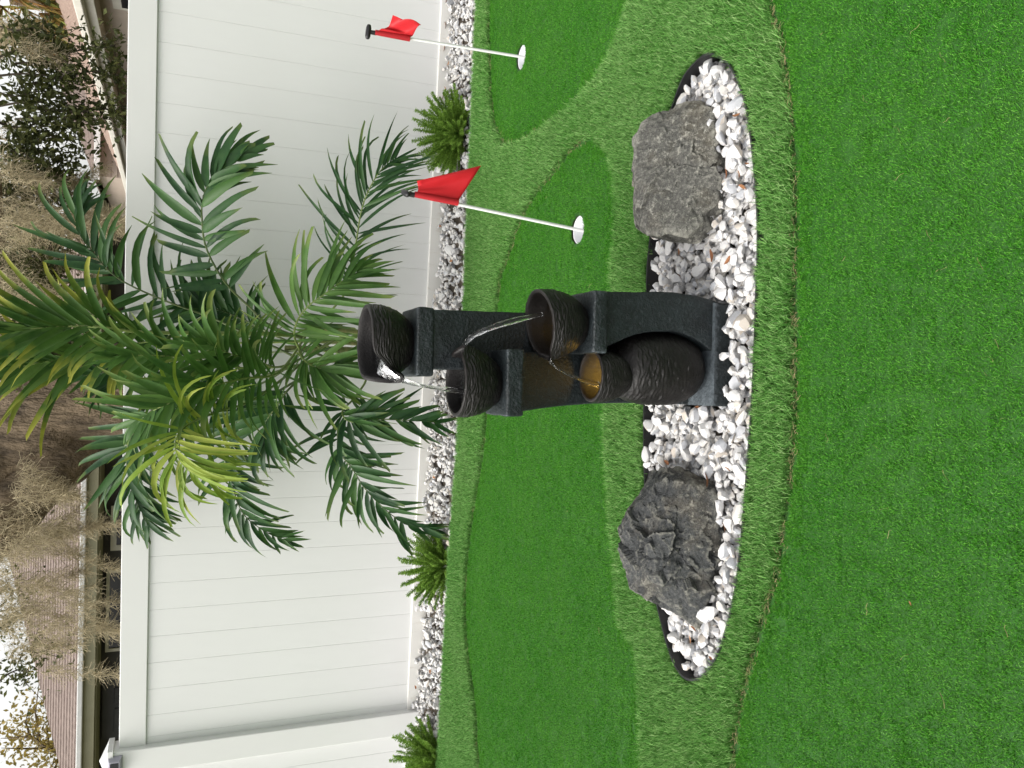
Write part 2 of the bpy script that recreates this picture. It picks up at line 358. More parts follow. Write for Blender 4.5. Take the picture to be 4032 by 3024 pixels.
# ------------------------------------------------------------------ outlines on the ground
def G(lst, z=0.0): return [on_ground(x, y, z).xy.to_tuple() for x, y in lst]
FULL = lambda lst: [(x/K, y/K) for x, y in lst]
seam_front = G([(1640,-140),(1655,-60),(1668,0),(1690,80),(1702,160),(1715,250),(1722,400),(1722,560),(1722,700),(1722,870),(1720,940),(1710,1040),(1695,1160),(1680,1250),(1645,1370),(1612,1480),(1597,1560),(1587,1659),(1580,1800)])
turf_edge = G([(1034,-330),(1025,0),(1013,300),(996,700),(985,950),(968,1170),(945,1600),(935,1800)], 0.02)
green_mid = G(FULL([(2318,550),(2255,590),(2208,650),(2149,723),(2096,789),(2049,882),(2023,961),(1996,1041),(1976,1100),(1945,1350),(1919,1627),(1910,1741),(1889,1892),(1859,2073),(1838,2284),(1838,2464),(1853,2630),(1876,2784),(1883,2938),(1891,3024),(1905,3300),
    (2550,3300),(2534,3024),(2530,2843),(2525,2698),(2506,2552),(2450,2464),(2435,2344),(2420,2163),(2402,2012),(2399,1892),(2390,1741),(2390,1590),(2402,1350),(2409,1144),(2415,1023),(2427,963),(2430,873),(2430,758),(2421,674),(2403,625),(2379,583),(2342,550)]))
green_right = G(FULL([(1930,-500),(1930,0),(1930,99),(1933,232),(1937,365),(1950,477),(1970,530),(1990,564),(2023,567),(2063,550),(2155,491),(2228,431),(2308,358),(2361,292),(2400,225),(2424,182),(2452,109),(2479,0),(2530,-200),(2560,-500)]))
bed = G([(1530,113),(1552,123),(1570,140),(1590,180),(1605,230),(1618,320),(1627,420),(1630,520),(1626,650),(1621,800),(1615,900),(1605,1040),(1595,1160),(1582,1270),(1562,1360),(1541,1420),(1522,1452),(1500,1470),(1478,1471),(1458,1454),(1438,1412),(1417,1335),(1400,1250),(1390,1150),(1383,1000),(1383,880),(1388,640),(1393,540),(1420,320),(1440,240),(1465,170),(1490,135),(1515,115)], 0.025)
def closed_smooth(lp, n):
    P = [Vector((*p, 0)) for p in lp]; P3 = P[-2:]+P+P[:3]
    q = spline(P3, 6*len(P3)); m = len(P)
    k = (len(P3)-1); out = []
    for i in range(n):
        t = (2 + m*i/n)/k*(len(q)-1); a = int(t); b = min(a+1, len(q)-1); v = q[a].lerp(q[b], t-a); out.append((v.x, v.y))
    return out
bed = closed_smooth(bed, 120); green_mid = closed_smooth(green_mid, 150)
cup_pos = [on_ground(1125.5, 123.5), on_ground(1247.5, 496.5)]
def circle(c, r, n=28): return [(c[0]+r*math.cos(i*2*math.pi/n), c[1]+r*math.sin(i*2*math.pi/n)) for i in range(n)]
cups = [circle(c, 0.054) for c in cup_pos]
def reach(lp, x):                                  # carry an edge straight on beyond the picture
    a, b = lp[-2], lp[-1]; t = (x-b[0])/(b[0]-a[0]); return [(x, b[1]+(b[1]-a[1])*max(min(t, 3), -3)*0.3)]
seam_front = reach(seam_front[::-1], 4.4) + seam_front + reach(seam_front, -4.4)
turf_edge = [(4.4, 3.93)] + turf_edge + [(-4.4, 4.86)]
green_right = [(4.3, green_right[0][1])] + green_right + [(4.3, green_right[-1][1])]
near_green = seam_front + [(-4.4, 0.2), (4.4, 0.2)]
long_zone = list(turf_edge) + list(reversed(seam_front))

# ------------------------------------------------------------------ ground and turf sheets
def structure(name, m, mat, label=None):
    return tag(link(name, m.mesh(name), mat), label, None, None, 'structure')
gr = MB(); gr.add([(-260, -60, -0.11), (260, -60, -0.11), (260, 400, -0.11), (-260, 400, -0.11)], [(0, 1, 2, 3)])
structure('ground', gr, M['ground'], 'bare ground under and beyond the yard')
structure('turf_backing', sheet(long_zone, [bed, green_mid, cups[0]], -0.004, 0.06), M['long_base'], 'backing of the long artificial turf between the greens')
structure('putting_green_front', sheet(near_green, [], 0.0, 0.06), M['short_base'], 'short putting turf filling the front of the yard')
structure('putting_green_middle', sheet(green_mid, [cups[1]], 0.0, 0.06), M['short_base'], 'short putting turf behind the fountain bed')
structure('putting_green_corner', sheet(green_right, [cups[0]], 0.0, 0.06), M['short_base'], 'short putting turf in the corner with the small flag')

# blade tufts: small clumps placed by geometry nodes, one mass per turf
def tuft_mesh(name, nb, rad, ln, wd, lean, curl, mat, square, seed):
    r = random.Random(seed); m = MB()
    for i in range(nb):
        a = r.uniform(0, 6.283); q = rad*math.sqrt(r.random()); b = Vector((q*math.cos(a), q*math.sin(a), -0.004)) if not square else Vector((r.uniform(-rad, rad), r.uniform(-rad, rad), -0.004))
        az = r.uniform(0, 6.283); L_ = ln*r.uniform(0.6, 1.15); l0 = lean*r.uniform(0.1, 1.0)
        d = Vector((math.sin(l0)*math.cos(az), math.sin(l0)*math.sin(az), math.cos(l0)))
        d2 = (d + Vector((math.cos(az+r.uniform(-1, 1)), math.sin(az+r.uniform(-1, 1)), -0.3))*curl*r.uniform(0.2, 1.2)).normalized()
        wv = d.cross(Vector((math.cos(az+r.uniform(-.8, .8)), math.sin(az+r.uniform(-.8, .8)), 0.05))).normalized()*wd*r.uniform(0.7, 1.2)*0.5
        p1 = b + d*L_*0.55; p2 = p1 + d2*L_*0.45
        m.add([b-wv, b+wv, p1+wv, p1-wv, p2], [(0, 1, 2, 3), (3, 2, 4)])
    me = m.mesh(name); me.materials.append(mat); return me
def tufts(name, n, *a):
    c = bpy.data.collections.new(name)
    for i in range(n): c.objects.link(bpy.data.objects.new(f'{name}_{i}', tuft_mesh(name, *a, 11+i)))
    return c
def scatter(name, pts, rot, scl, coll, nvar, label, cat):
    me = bpy.data.meshes.new(name); me.from_pydata([tuple(p) for p in pts], [], [])
    a = me.attributes.new('rot', 'FLOAT_VECTOR', 'POINT'); a.data.foreach_set('vector', np.asarray(rot, np.float32).ravel())
    a = me.attributes.new('scl', 'FLOAT', 'POINT'); a.data.foreach_set('value', np.asarray(scl, np.float32))
    a = me.attributes.new('idx', 'INT', 'POINT'); a.data.foreach_set('value', rng.integers(0, nvar, len(pts)).astype(np.int32))
    o = link(name, me); tag(o, label, cat, None, 'stuff')
    ng = bpy.data.node_groups.new(name, 'GeometryNodeTree')
    ng.interface.new_socket('Geometry', in_out='INPUT', socket_type='NodeSocketGeometry'); ng.interface.new_socket('Geometry', in_out='OUTPUT', socket_type='NodeSocketGeometry')
    N, L = ng.nodes, ng.links
    gi, go = N.new('NodeGroupInput'), N.new('NodeGroupOutput'); ip = N.new('GeometryNodeInstanceOnPoints')
    ci = N.new('GeometryNodeCollectionInfo'); ci.inputs['Collection'].default_value = coll; ci.inputs['Separate Children'].default_value = True; ci.inputs['Reset Children'].default_value = True
    def at(nm, dt):
        x = N.new('GeometryNodeInputNamedAttribute'); x.data_type = dt; x.inputs['Name'].default_value = nm; return x.outputs['Attribute']
    e = N.new('FunctionNodeEulerToRotation'); L.new(at('rot', 'FLOAT_VECTOR'), e.inputs[0])
    L.new(gi.outputs[0], ip.inputs['Points']); L.new(ci.outputs[0], ip.inputs['Instance']); ip.inputs['Pick Instance'].default_value = True
    L.new(at('idx', 'INT'), ip.inputs['Instance Index']); L.new(e.outputs[0], ip.inputs['Rotation']); L.new(at('scl', 'FLOAT'), ip.inputs['Scale'])
    L.new(ip.outputs[0], go.inputs[0])
    md = o.modifiers.new('blades', 'NODES'); md.node_group = ng
    return o
def grid(x0, x1, y0, y1, sp):
    X, Y = np.meshgrid(np.arange(x0, x1, sp), np.arange(y0, y1, sp)); X = X + (np.arange(X.shape[0]) % 2)[:, None]*sp/2
    P = np.stack([X.ravel(), Y.ravel()], 1); return P + rng.uniform(-sp*.45, sp*.45, P.shape)
def in_view(P, z=0.0, margin=0.16):
    Q = np.c_[P[:, 0], P[:, 1], np.full(len(P), z-CAM_H)]; f = Q@np.array(FWD)
    r, d = Q@np.array(ax_r)/f, Q@np.array(ax_d)/f
    return (f > 0.3) & (np.abs(r) < 1512/FPX+margin*2.2) & (np.abs(d) < 2016/FPX+margin)
SHORT = tufts('short_tuft', 5, 66, 0.011, 0.0100, 0.0011, 0.9, 0.9, M['short'], False)
SHORT_T = tufts('short_tile', 8, 720, 0.030, 0.0100, 0.0011, 0.9, 0.9, M['short'], True)
LONG = tufts('long_tuft', 6, 42, 0.013, 0.038, 0.0019, 0.5, 0.6, M['long'], False)
LONG_T = tufts('long_tile', 8, 420, 0.025, 0.038, 0.0019, 0.55, 0.6, M['long'], True)
def tiles(x0, x1, y0, y1, t):
    X, Y = np.meshgrid(np.arange(x0, x1, t), np.arange(y0, y1, t)); return np.stack([X.ravel(), Y.ravel()], 1)
def turf(zone, edge, x0, x1, y0, y1, tile, fine, z, small, big, ns, nb_, nap, nm, label):
    """tiles of blades inside, small tufts along every edge"""
    P = tiles(x0, x1, y0, y1, tile); P = P[in_view(P)]; P = P[zone(P)]; full = edge(P) > tile*0.72; T_ = P[full]
    key = set(map(tuple, np.round((T_-np.array([x0, y0]))/tile).astype(int).tolist()))
    Q = grid(x0-tile/2, x1, y0-tile/2, y1, fine); Q = Q[in_view(Q)]; Q = Q[zone(Q)]; kk = np.round((Q-np.array([x0, y0]))/tile).astype(int).tolist()
    Q = Q[[tuple(k) not in key for k in kk]]
    eq = edge(Q); Q = Q[eq > 0.006]; eq = eq[eq > 0.006]
    quarter = rng.integers(0, 4, len(T_))*math.pi/2
    scatter(nm, np.c_[T_, np.full(len(T_), z)], np.c_[nap*0.5+rng.normal(0, 0.03, len(T_)), rng.normal(0, 0.03, len(T_)), quarter], rng.uniform(0.97, 1.06, len(T_)), big, nb_, label, 'turf')
    scatter(nm+'_fringe', np.c_[Q, np.full(len(Q), z)], np.c_[rng.normal(nap, 0.12, len(Q)), rng.normal(0, 0.12, len(Q)), rng.uniform(0, 6.28, len(Q))], rng.uniform(0.8, 1.05, len(Q)), small, ns, label+', cut edges', 'turf')
def short_zone(P):
    ok = in_poly(P, near_green) | ((in_poly(P, green_mid) | in_poly(P, green_right)) & in_poly(P, long_zone))
    for c in cup_pos: ok &= np.hypot(P[:, 0]-c.x, P[:, 1]-c.y) > 0.060
    return ok
def short_edge(P):
    d = np.minimum(np.minimum(dist_poly(P, seam_front, False), dist_poly(P, green_mid)), dist_poly(P, green_right))
    for c in cup_pos: d = np.minimum(d, np.abs(np.hypot(P[:, 0]-c.x, P[:, 1]-c.y)-0.054))
    return d
def long_z(P): return in_poly(P, long_zone) & ~in_poly(P, bed) & ~in_poly(P, green_mid) & ~in_poly(P, green_right)
def long_e(P): return np.minimum(np.minimum(np.minimum(dist_poly(P, seam_front, False), dist_poly(P, green_mid)), dist_poly(P, green_right)), np.minimum(dist_poly(P, bed), dist_poly(P, turf_edge, False)))
turf(short_zone, short_edge, -4.2, 4.2, 0.7, 4.6, 0.06, 0.0125, 0.002, SHORT, SHORT_T, 5, 8, 0.0, 'short_turf', 'short dark green artificial putting turf')
turf(long_z, long_e, -4.4, 4.2, 1.2, 5.0, 0.05, 0.0142, -0.002, LONG, LONG_T, 6, 8, 0.15, 'long_turf', 'long lighter green artificial turf around the putting greens')
# beige curly thatch along the cut seams
def thatch(paths, n, label):
    m = MB()
    for path, dens, zh in paths:
        P = [Vector((*p, 0)) for p in path]; seg = [(P[i+1]-P[i]).length for i in range(len(P)-1)]; tot = sum(seg)
        for _ in range(int(tot*dens)):
            t = random.random()*tot; i = 0
            while i < len(seg)-1 and t > seg[i]: t -= seg[i]; i += 1
            p = P[i].lerp(P[i+1], t/seg[i])
            if noise.noise(Vector((p.x*9, p.y*9, 3))) < -0.12 and random.random() < 0.75: continue
            p = p + Vector((random.gauss(0, 0.006), random.gauss(0.003, 0.006), random.uniform(0.0, zh)))
            a = random.uniform(0, 6.28); q = [p]
            for k in range(4):
                a += random.gauss(0, 0.9); q.append(q[-1]+Vector((math.cos(a), math.sin(a), random.uniform(-.5, .5)))*random.uniform(0.003, 0.007))
            wv = Vector((0, 0.25, 1)).normalized()*0.0006
            m.add([x-wv for x in q]+[x+wv for x in q], [(j, j+1, j+6, j+5) for j in range(4)])
    for _ in range(34):                                  # loose fibres lying on the putting turf
        p = on_ground(random.uniform(1740, 2200), random.uniform(20, 1640), 0.011) if random.random() < 0.6 else on_ground(random.uniform(1080, 1320), random.uniform(300, 1640), 0.011)
        if not in_poly(np.array([[p.x, p.y]]), green_mid)[0] and p.y > 1.66: continue
        a = random.uniform(0, 6.28); q = [p]
        for k in range(4): a += random.gauss(0, 0.5); q.append(q[-1]+Vector((math.cos(a), math.sin(a), random.uniform(-.1, .12)))*random.uniform(0.004, 0.010))
        wv = Vector((0, 0.3, 1)).normalized()*0.0005
        m.add([x-wv for x in q]+[x+wv for x in q], [(j, j+1, j+6, j+5) for j in range(4)])
    o = link('thatch', m.mesh('thatch'), M['thatch']); return tag(o, label, 'thatch', None, 'stuff')
gm = [p for p in green_mid]
thatch([(seam_front[3:-1], 330, 0.012), (gm[:34], 150, 0.012), (gm[34:78], 70, 0.012), (green_right[3:12], 150, 0.012)], 0, 'beige curly thatch along the cut edges of the long turf')

# ------------------------------------------------------------------ stones
def stone_mesh(seed, sub=2, n=10, name='pebble', sq=(1, 1, 1)):
    r = random.Random(seed); bm = bmesh.new(); bmesh.ops.create_icosphere(bm, subdivisions=sub, radius=1)
    pl = []
    for i in range(n):
        d = Vector((r.gauss(0, 1), r.gauss(0, 1), r.gauss(0, 1))).normalized(); pl.append((d, r.uniform(0.48, 0.88)))
    for v in bm.verts:
        d = v.co.normalized(); rr = 1.12
        for nrm, h in pl:
            c = d.dot(nrm)
            if c > 0.05: rr = min(rr, h/c)
        rr *= 1 + 0.05*noise.noise(d*2.1+Vector((seed*3.1, 0, 0)))
        v.co = Vector((d.x*rr*sq[0], d.y*rr*sq[1], d.z*rr*sq[2]))
    me = bpy.data.meshes.new(name); bm.to_mesh(me); bm.free(); smooth(me, 24); me.materials.append(M['peb']); return me
NV = 28
STONES = [stone_mesh(i, 2, random.randint(7, 10), sq=(1.0, random.uniform(0.6, 0.85), random.uniform(0.45, 0.7))) for i in range(NV)]
STONES_LO = [stone_mesh(100+i, 1, 8, sq=(1.0, random.uniform(0.6, 0.85), random.uniform(0.5, 0.7))) for i in range(16)]
def verts_of(me):
    a = np.empty(len(me.vertices)*3, np.float32); me.vertices.foreach_get('co', a); return a.reshape(-1, 3)
def heap(sampler, n, floor, sizes, cell=0.004, sink=0.75, ext=(-4.4, 3.8, 3.6, 5.8), tilt=0.5, order=True):
    """drop stones one by one onto a growing height field"""
    x0, x1, y0, y1 = ext; Hm = floor(x0, y0, int((x1-x0)/cell), int((y1-y0)/cell), cell)
    out = []
    szs = sizes(n)
    for k in range(n):
        p = sampler()
        if p is None: continue
        s = szs[k]; a, b, c = s*0.5, s*0.5*random.uniform(.6, .85), s*0.5*random.uniform(.5, .7)
        th = random.uniform(0, 6.28); rx, ry = random.gauss(0, tilt*.6), random.gauss(0, tilt*.6)
        r = int(a/cell)+1; ci, cj = int((p[0]-x0)/cell), int((p[1]-y0)/cell)
        if ci-r < 0 or cj-r < 0 or ci+r+1 >= Hm.shape[1] or cj+r+1 >= Hm.shape[0]: continue
        jj, ii = np.mgrid[-r:r+1, -r:r+1]*cell
        u = (ii*math.cos(th)+jj*math.sin(th))/a; v = (-ii*math.sin(th)+jj*math.cos(th))/b
        q = 1-u*u-v*v; mk = q > 0; hh = np.sqrt(np.where(mk, q, 0))*c
        sub = Hm[cj-r:cj+r+1, ci-r:ci+r+1]
        if not mk.any(): continue
        zc = np.percentile((sub+hh)[mk], 82)
        top = np.where(mk, zc+hh*0.85, -9); np.maximum(sub, top, out=sub)
        out.append((p[0], p[1], zc, th, rx, ry, s*0.5))
    return out
def stone_xf(q):
    x, y, z, th, rx, ry, h = q
    return Matrix.Translation((x, y, z)) @ Matrix.Rotation(th, 4, 'Z') @ Matrix.Rotation(rx, 4, 'X') @ Matrix.Rotation(ry, 4, 'Y') @ Matrix.Scale(h*1.14, 4)
def place_stones(stones, parent, nind, score, name_stuff, label):
    idx = sorted(range(len(stones)), key=lambda i: -score(stones[i]))
    for i in idx[:nind]:
        o = bpy.data.objects.new('pebble', STONES[i % NV]); COL.objects.link(o); o.parent = parent
        o.matrix_parent_inverse = Matrix.Translation(-parent.location); o.matrix_basis = stone_xf(stones[i])
    V, Fc = [], []; off = 0
    for i in idx[nind:]:
        me = STONES_LO[i % 16]; v = verts_of(me); mm = np.array(stone_xf(stones[i]))
        V.append(v@mm[:3, :3].T + mm[:3, 3]); f = np.empty(len(me.polygons)*3, np.int32); me.polygons.foreach_get('vertices', f); Fc.append(f.reshape(-1, 3)+off); off += len(v)
    if V:
        me = bpy.data.meshes.new(name_stuff); me.from_pydata(np.concatenate(V).tolist(), [], np.concatenate(Fc).tolist()); smooth(me, 24)
        tag(link(name_stuff, me, M['peb'], parent), label, None, None, 'stuff')

# pebble bed with its edging
FOUNT = (-0.05, 0.235, 1.905, 2.17)
bedc = Vector((0.05, 2.03, 0.0))
bed_o = thing('pebble_bed', 'long leaf-shaped bed of white pebbles with black edging under the fountain', 'pebble bed', bedc)
m = MB(); nb = len(bed)
inn = []
for i in range(nb):
    a, b = Vector(bed[i-1]), Vector(bed[(i+1) % nb]); t = (b-a).normalized(); inn.append(Vector(bed[i]) + Vector((-t.y, t.x))*0.006*(1 if sum(bed[j-1][0]*bed[j][1]-bed[j][0]*bed[j-1][1] for j in range(nb)) > 0 else -1))
zt = 0.014
m.add([(*p, -0.10) for p in bed]+[(*p, zt) for p in bed]+[(*p, zt) for p in inn]+[(*p, -0.10) for p in inn],
      [f for i in range(nb) for j in [(i+1) % nb] for f in ((i, j, nb+j, nb+i), (nb+i, nb+j, 2*nb+j, 2*nb+i), (2*nb+i, 2*nb+j, 3*nb+j, 3*nb+i))])
m.build('edging', M['edging'], bed_o, sm=50)
sheet(bed, [], -0.075).build('soil', M['soil'], bed_o)
bx = [p[0] for p in bed]; by = [p[1] for p in bed]
BL = [Vector((0.60, 2.02)), Vector((-0.44, 2.0))]
bed_arr = [Vector(p) for p in bed]
def pool(P, ok):
    """all candidate spots tested at once, handed out one by one"""
    it = iter(P[ok].tolist()); return lambda: next(it, None)
P = np.c_[rng.uniform(min(bx), max(bx), 9000), rng.uniform(min(by), max(by), 9000)]
ok = in_poly(P, bed) & (dist_poly(P, bed) > 0.011) & ~((P[:, 0] > FOUNT[0]-0.006) & (P[:, 0] < FOUNT[1]+0.006) & (P[:, 1] > FOUNT[2]-0.004) & (P[:, 1] < FOUNT[3]))
for c in BL: ok &= ((P[:, 0]-c.x)/0.15)**2+((P[:, 1]-c.y)/0.07)**2 > 1
bed_sampler = pool(P, ok)
def bed_floor(x0, y0, nx, ny, cell):
    X = x0+(np.arange(nx)+.5)*cell; Y = y0+(np.arange(ny)+.5)*cell
    Hm = np.full((ny, nx), -0.046); Hm += np.clip((Y-2.0)*0.04, -0.010, 0.014)[:, None]
    return Hm
stones = heap(bed_sampler, 2600, bed_floor, lambda n: np.concatenate([np.clip(rng.lognormal(math.log(0.034), 0.25, n-1000), 0.022, 0.05), np.clip(rng.lognormal(math.log(0.041), 0.36, 1000), 0.017, 0.074)]), ext=(-1.2, 1.3, 1.4, 2.8))
dd_ = dist_poly(np.array([(q[0], q[1]) for q in stones]), bed)
stones = [q for q, e in zip(stones, dd_) if q[2] < 0.020 and e > 0.95*q[6]+0.003]
base_layer = []
for p in grid(min(bx), max(bx), min(by), max(by), 0.024):
    A = np.array([p])
    if in_poly(A, bed)[0] and dist_poly(A, bed)[0] > 0.007 and not (FOUNT[0] < p[0] < FOUNT[1] and FOUNT[2] < p[1] < FOUNT[3]):
        base_layer.append((p[0], p[1], -0.030+random.uniform(-.008, .010), random.uniform(0, 6.28), random.gauss(0, .4), random.gauss(0, .4), random.uniform(.014, .022)))
stones += base_layer
place_stones(stones, bed_o, 300, lambda q: q[2]*16+q[6]*14-(q[1]-2)*0.25, 'pebbles', 'smaller white pebbles filling the bed')

# gravel strip along the fence
strip_o = thing('gravel_strip', 'strip of white marble gravel along the foot of the fence', 'gravel strip', fpos(0, 0.4, -0.05))
far_edge = [fpos(s, -0.05, 0) for s in np.linspace(4.2, -4.8, 8)]
strip_poly = list(turf_edge) + [(p.x, p.y) for p in reversed(far_edge)]
sheet(strip_poly, [], -0.085).build('soil', M['soil'], strip_o)
u_, o_ = rng.uniform(-4.0, 3.2, 16000), rng.uniform(0.02, 0.85, 16000)
P = np.c_[FT.x*u_+FN.x*(FDIST-o_), FT.y*u_+FN.y*(FDIST-o_)]
strip_sampler = pool(P, in_poly(P, strip_poly) & (dist_poly(P, turf_edge, False) > 0.016) & in_view(P, -0.03, 0.12))
def strip_floor(x0, y0, nx, ny, cell): return np.full((ny, nx), -0.080)
stones = heap(strip_sampler, 5600, strip_floor, lambda n: np.clip(rng.lognormal(math.log(0.032), 0.32, n), 0.015, 0.06), cell=0.006)
stones = [q for q in stones if q[2] < 0.012]
place_stones(stones, strip_o, 300, lambda q: q[2]*16+q[6]*20-(q[1]-4.3)*0.3, 'gravel', 'white gravel filling the strip')

# ------------------------------------------------------------------ boulders
def boulder(name, px, extra, label, mat, seed, amp, crag):
    pts = [at_y(x, y, Y) for x, y, Y in px] + [Vector(e) for e in extra]
    bm = bmesh.new()
    for p in pts: bm.verts.new(p)
    r = bmesh.ops.convex_hull(bm, input=list(bm.verts)); bm.normal_update()
    c = sum(pts, Vector())/len(pts)
    pl = []
    for f in bm.faces:
        n = f.normal; d = n.dot(f.verts[0].co-c)
        if d < 0: n, d = -n, -d
        pl.append((n.copy(), d))
    bm.free(); rs = random.Random(int(seed))
    for i in range(16):                                  # broken chips off the corners
        d = Vector((rs.gauss(0, 1), rs.gauss(-0.8, .7), rs.gauss(.5, .8))).normalized(); sup = max(d.dot(p-c) for p in pts); pl.append((d, sup*rs.uniform(.84, .96)))
    bm = bmesh.new(); bmesh.ops.create_icosphere(bm, subdivisions=6, radius=1)
    nn = np.array([p[0] for p in pl]); dd = np.array([p[1] for p in pl])
    D_ = np.array([v.co.normalized() for v in bm.verts])
    C_ = D_@nn.T; rad = np.where(C_ > 1e-3, dd/np.maximum(C_, 1e-3), 1e3)
    k = 420.0; rr = -np.log(np.exp(-k*np.minimum(rad, 2.0)).sum(1))/k
    rr = np.minimum(rr+0.003, rad.min(1))
    for i, v in enumerate(bm.verts):
        d = Vector(D_[i]); p = d*rr[i]; q = p+Vector((seed, 0, 0))
        n1 = noise.fractal(q*7, 1.0, 2.0, 4); n2 = abs(noise.noise(q*13)); n3 = noise.fractal(q*45, 0.9, 2.1, 4)
        cell = noise.cell(Vector((round(n1*3), 0, seed)))
        f_ = 0.0
        for sc_, sl in ((11.0, 0.30), (27.0, 0.22)):        # broken faces: every cell of the rock has a slope of its own
            qq = p*sc_+Vector((seed, 0, 0))+Vector((noise.noise(p*20), noise.noise(p*20+Vector((3, 0, 0))), noise.noise(p*20+Vector((0, 3, 0)))))*0.25
            cpt = noise.voronoi(qq)[1][0]; f_ += sl/sc_*(qq-cpt).dot(noise.cell_vector(cpt*7.3)*2-Vector((1, 1, 1)))
        p += d*(amp*(0.4*n1 - 0.6*max(0, 0.20-n2)) + 0.0030*n3 + f_*crag)
        v.co = p + c
    me = bpy.data.meshes.new(name); bm.to_mesh(me); bm.free(); smooth(me, 32)
    # origin at the foot
    base = Vector((c.x, c.y, 0)); me.transform(Matrix.Translation(-base))
    o = link(name, me, mat); o.location = base
    return tag(o, label, 'boulder', 'boulders in the pebble bed')
boulder('boulder', [(1372,440,2.10),(1378,380,2.12),(1366,300,2.13),(1390,262,2.12),(1415,240,2.10),(1402,510,2.05),(1382,490,2.08),(1480,211,2.03),(1522,209,1.985),(1540,222,1.96),
    (1546,290,1.925),(1552,360,1.912),(1546,425,1.905),(1520,470,1.915),(1495,512,1.935),(1440,529,1.975),(1478,528,1.955)],
    [(0.50, 2.22, 0.10), (0.72, 2.22, 0.10), (0.45, 2.16, -0.05), (0.78, 2.14, -0.05), (0.50, 1.96, -0.06), (0.70, 1.96, -0.06), (0.44, 2.02, -0.06), (0.81, 2.04, -0.05), (0.60, 2.26, -0.05)],
    'broad grey-brown boulder flecked with pale lichen, flat face tilted forward', M['rockR'], 3.0, 0.010, 0.5)
boulder('boulder', [(1341,1160,2.09),(1346,1205,2.09),(1362,1280,2.07),(1400,1312,2.04),(1445,1345,2.0),(1500,1360,1.955),(1520,1300,1.915),(1540,1210,1.885),(1546,1110,1.89),(1535,1050,1.915),(1490,1010,1.97),(1452,1010,2.02),(1402,1060,2.08),(1372,1090,2.09),
    (1425,1190,1.965),(1480,1210,1.918),(1410,1260,1.975)],
    [(-0.42, 2.24, 0.12), (-0.58, 2.2, 0.08), (-0.28, 2.2, 0.05), (-0.66, 2.05, -0.05), (-0.26, 2.1, -0.05), (-0.45, 2.26, -0.05), (-0.40, 1.92, -0.06), (-0.55, 1.95, -0.06), (-0.28, 1.96, -0.06)],
    'dark charcoal boulder with a cracked ridge and a tan flank', M['rockL'], 11.0, 0.016, 0.85)

# ------------------------------------------------------------------ fountain
ft = thing('tiered_fountain', 'dark slate fountain of four tumbling bowls on stepped pillars, water running', 'fountain', (0.09, 2.03, -0.05))
def rrect(x0, x1, y0, y1, z, r, n=5):
    cx, cy = (x0+x1)/2, (y0+y1)/2; out = []
    for (sx, sy, a0) in ((1, 1, 0), (-1, 1, 90), (-1, -1, 180), (1, -1, 270)):
        for k in range(n):
            a = R(a0+90*k/(n-1)); out.append(Vector((cx+sx*((x1-x0)/2-r)+r*math.cos(a), cy+sy*((y1-y0)/2-r)+r*math.sin(a), z)))
    return out
def loft(secs, r, name, mat, parent, steps=5, jig=0.0012):
    """smooth body through horizontal sections (z, x0, x1, y0, y1)"""
    secs = sorted(secs); keys = [Vector((s[1], s[2], 0)) for s in secs]; rings = []
    A = spline([(s[1], s[2], s[0]) for s in secs], (len(secs)-1)*steps+1); B = spline([(s[3], s[4], s[0]) for s in secs], (len(secs)-1)*steps+1)
    for a, b in zip(A, B): rings.append(rrect(a.x, a.y, b.x, b.y, a.z, r))
    n = len(rings[0]); m = MB(); vs = []
    for ring in rings:
        for p in ring: vs.append(p + Vector((noise.noise(p*60), noise.noise(p*60+Vector((9, 0, 0))), 0))*jig)
    fs = [(i*n+k, i*n+(k+1) % n, (i+1)*n+(k+1) % n, (i+1)*n+k) for i in range(len(rings)-1) for k in range(n)]
    fs += [tuple(range(n-1, -1, -1)), tuple((len(rings)-1)*n+k for k in range(n))]
    m.add(vs, fs); return m.build(name, mat, parent, sm=45)
def slab(x0, x1, y0, y1, z0, z1, name='slab'):
    bm = bmesh.new()
    bmesh.ops.create_cube(bm, size=1, matrix=Matrix.Translation(((x0+x1)/2, (y0+y1)/2, (z0+z1)/2)) @ Matrix.Diagonal((x1-x0, y1-y0, z1-z0, 1)))
    bmesh.ops.bevel(bm, geom=list(bm.edges), offset=0.006, segments=3, profile=0.5, affect='EDGES')
    bmesh.ops.subdivide_edges(bm, edges=[e for e in bm.edges if e.calc_length() > 0.03], cuts=7, use_grid_fill=True)
    for v in bm.verts:
        v.co += Vector((noise.noise(v.co*45), noise.noise(v.co*45+Vector((5, 0, 0))), noise.noise(v.co*45+Vector((0, 7, 0)))))*0.0018
    me = bpy.data.meshes.new(name); bm.to_mesh(me); bm.free(); smooth(me, 40); return link(name, me, M['slate'], ft)
# base plinth with a sloping top
loft([(-0.05, -0.052, 0.236, 1.900, 2.175), (0.030, -0.050, 0.234, 1.902, 2.172)], 0.008, 'base', M['slate'], ft)
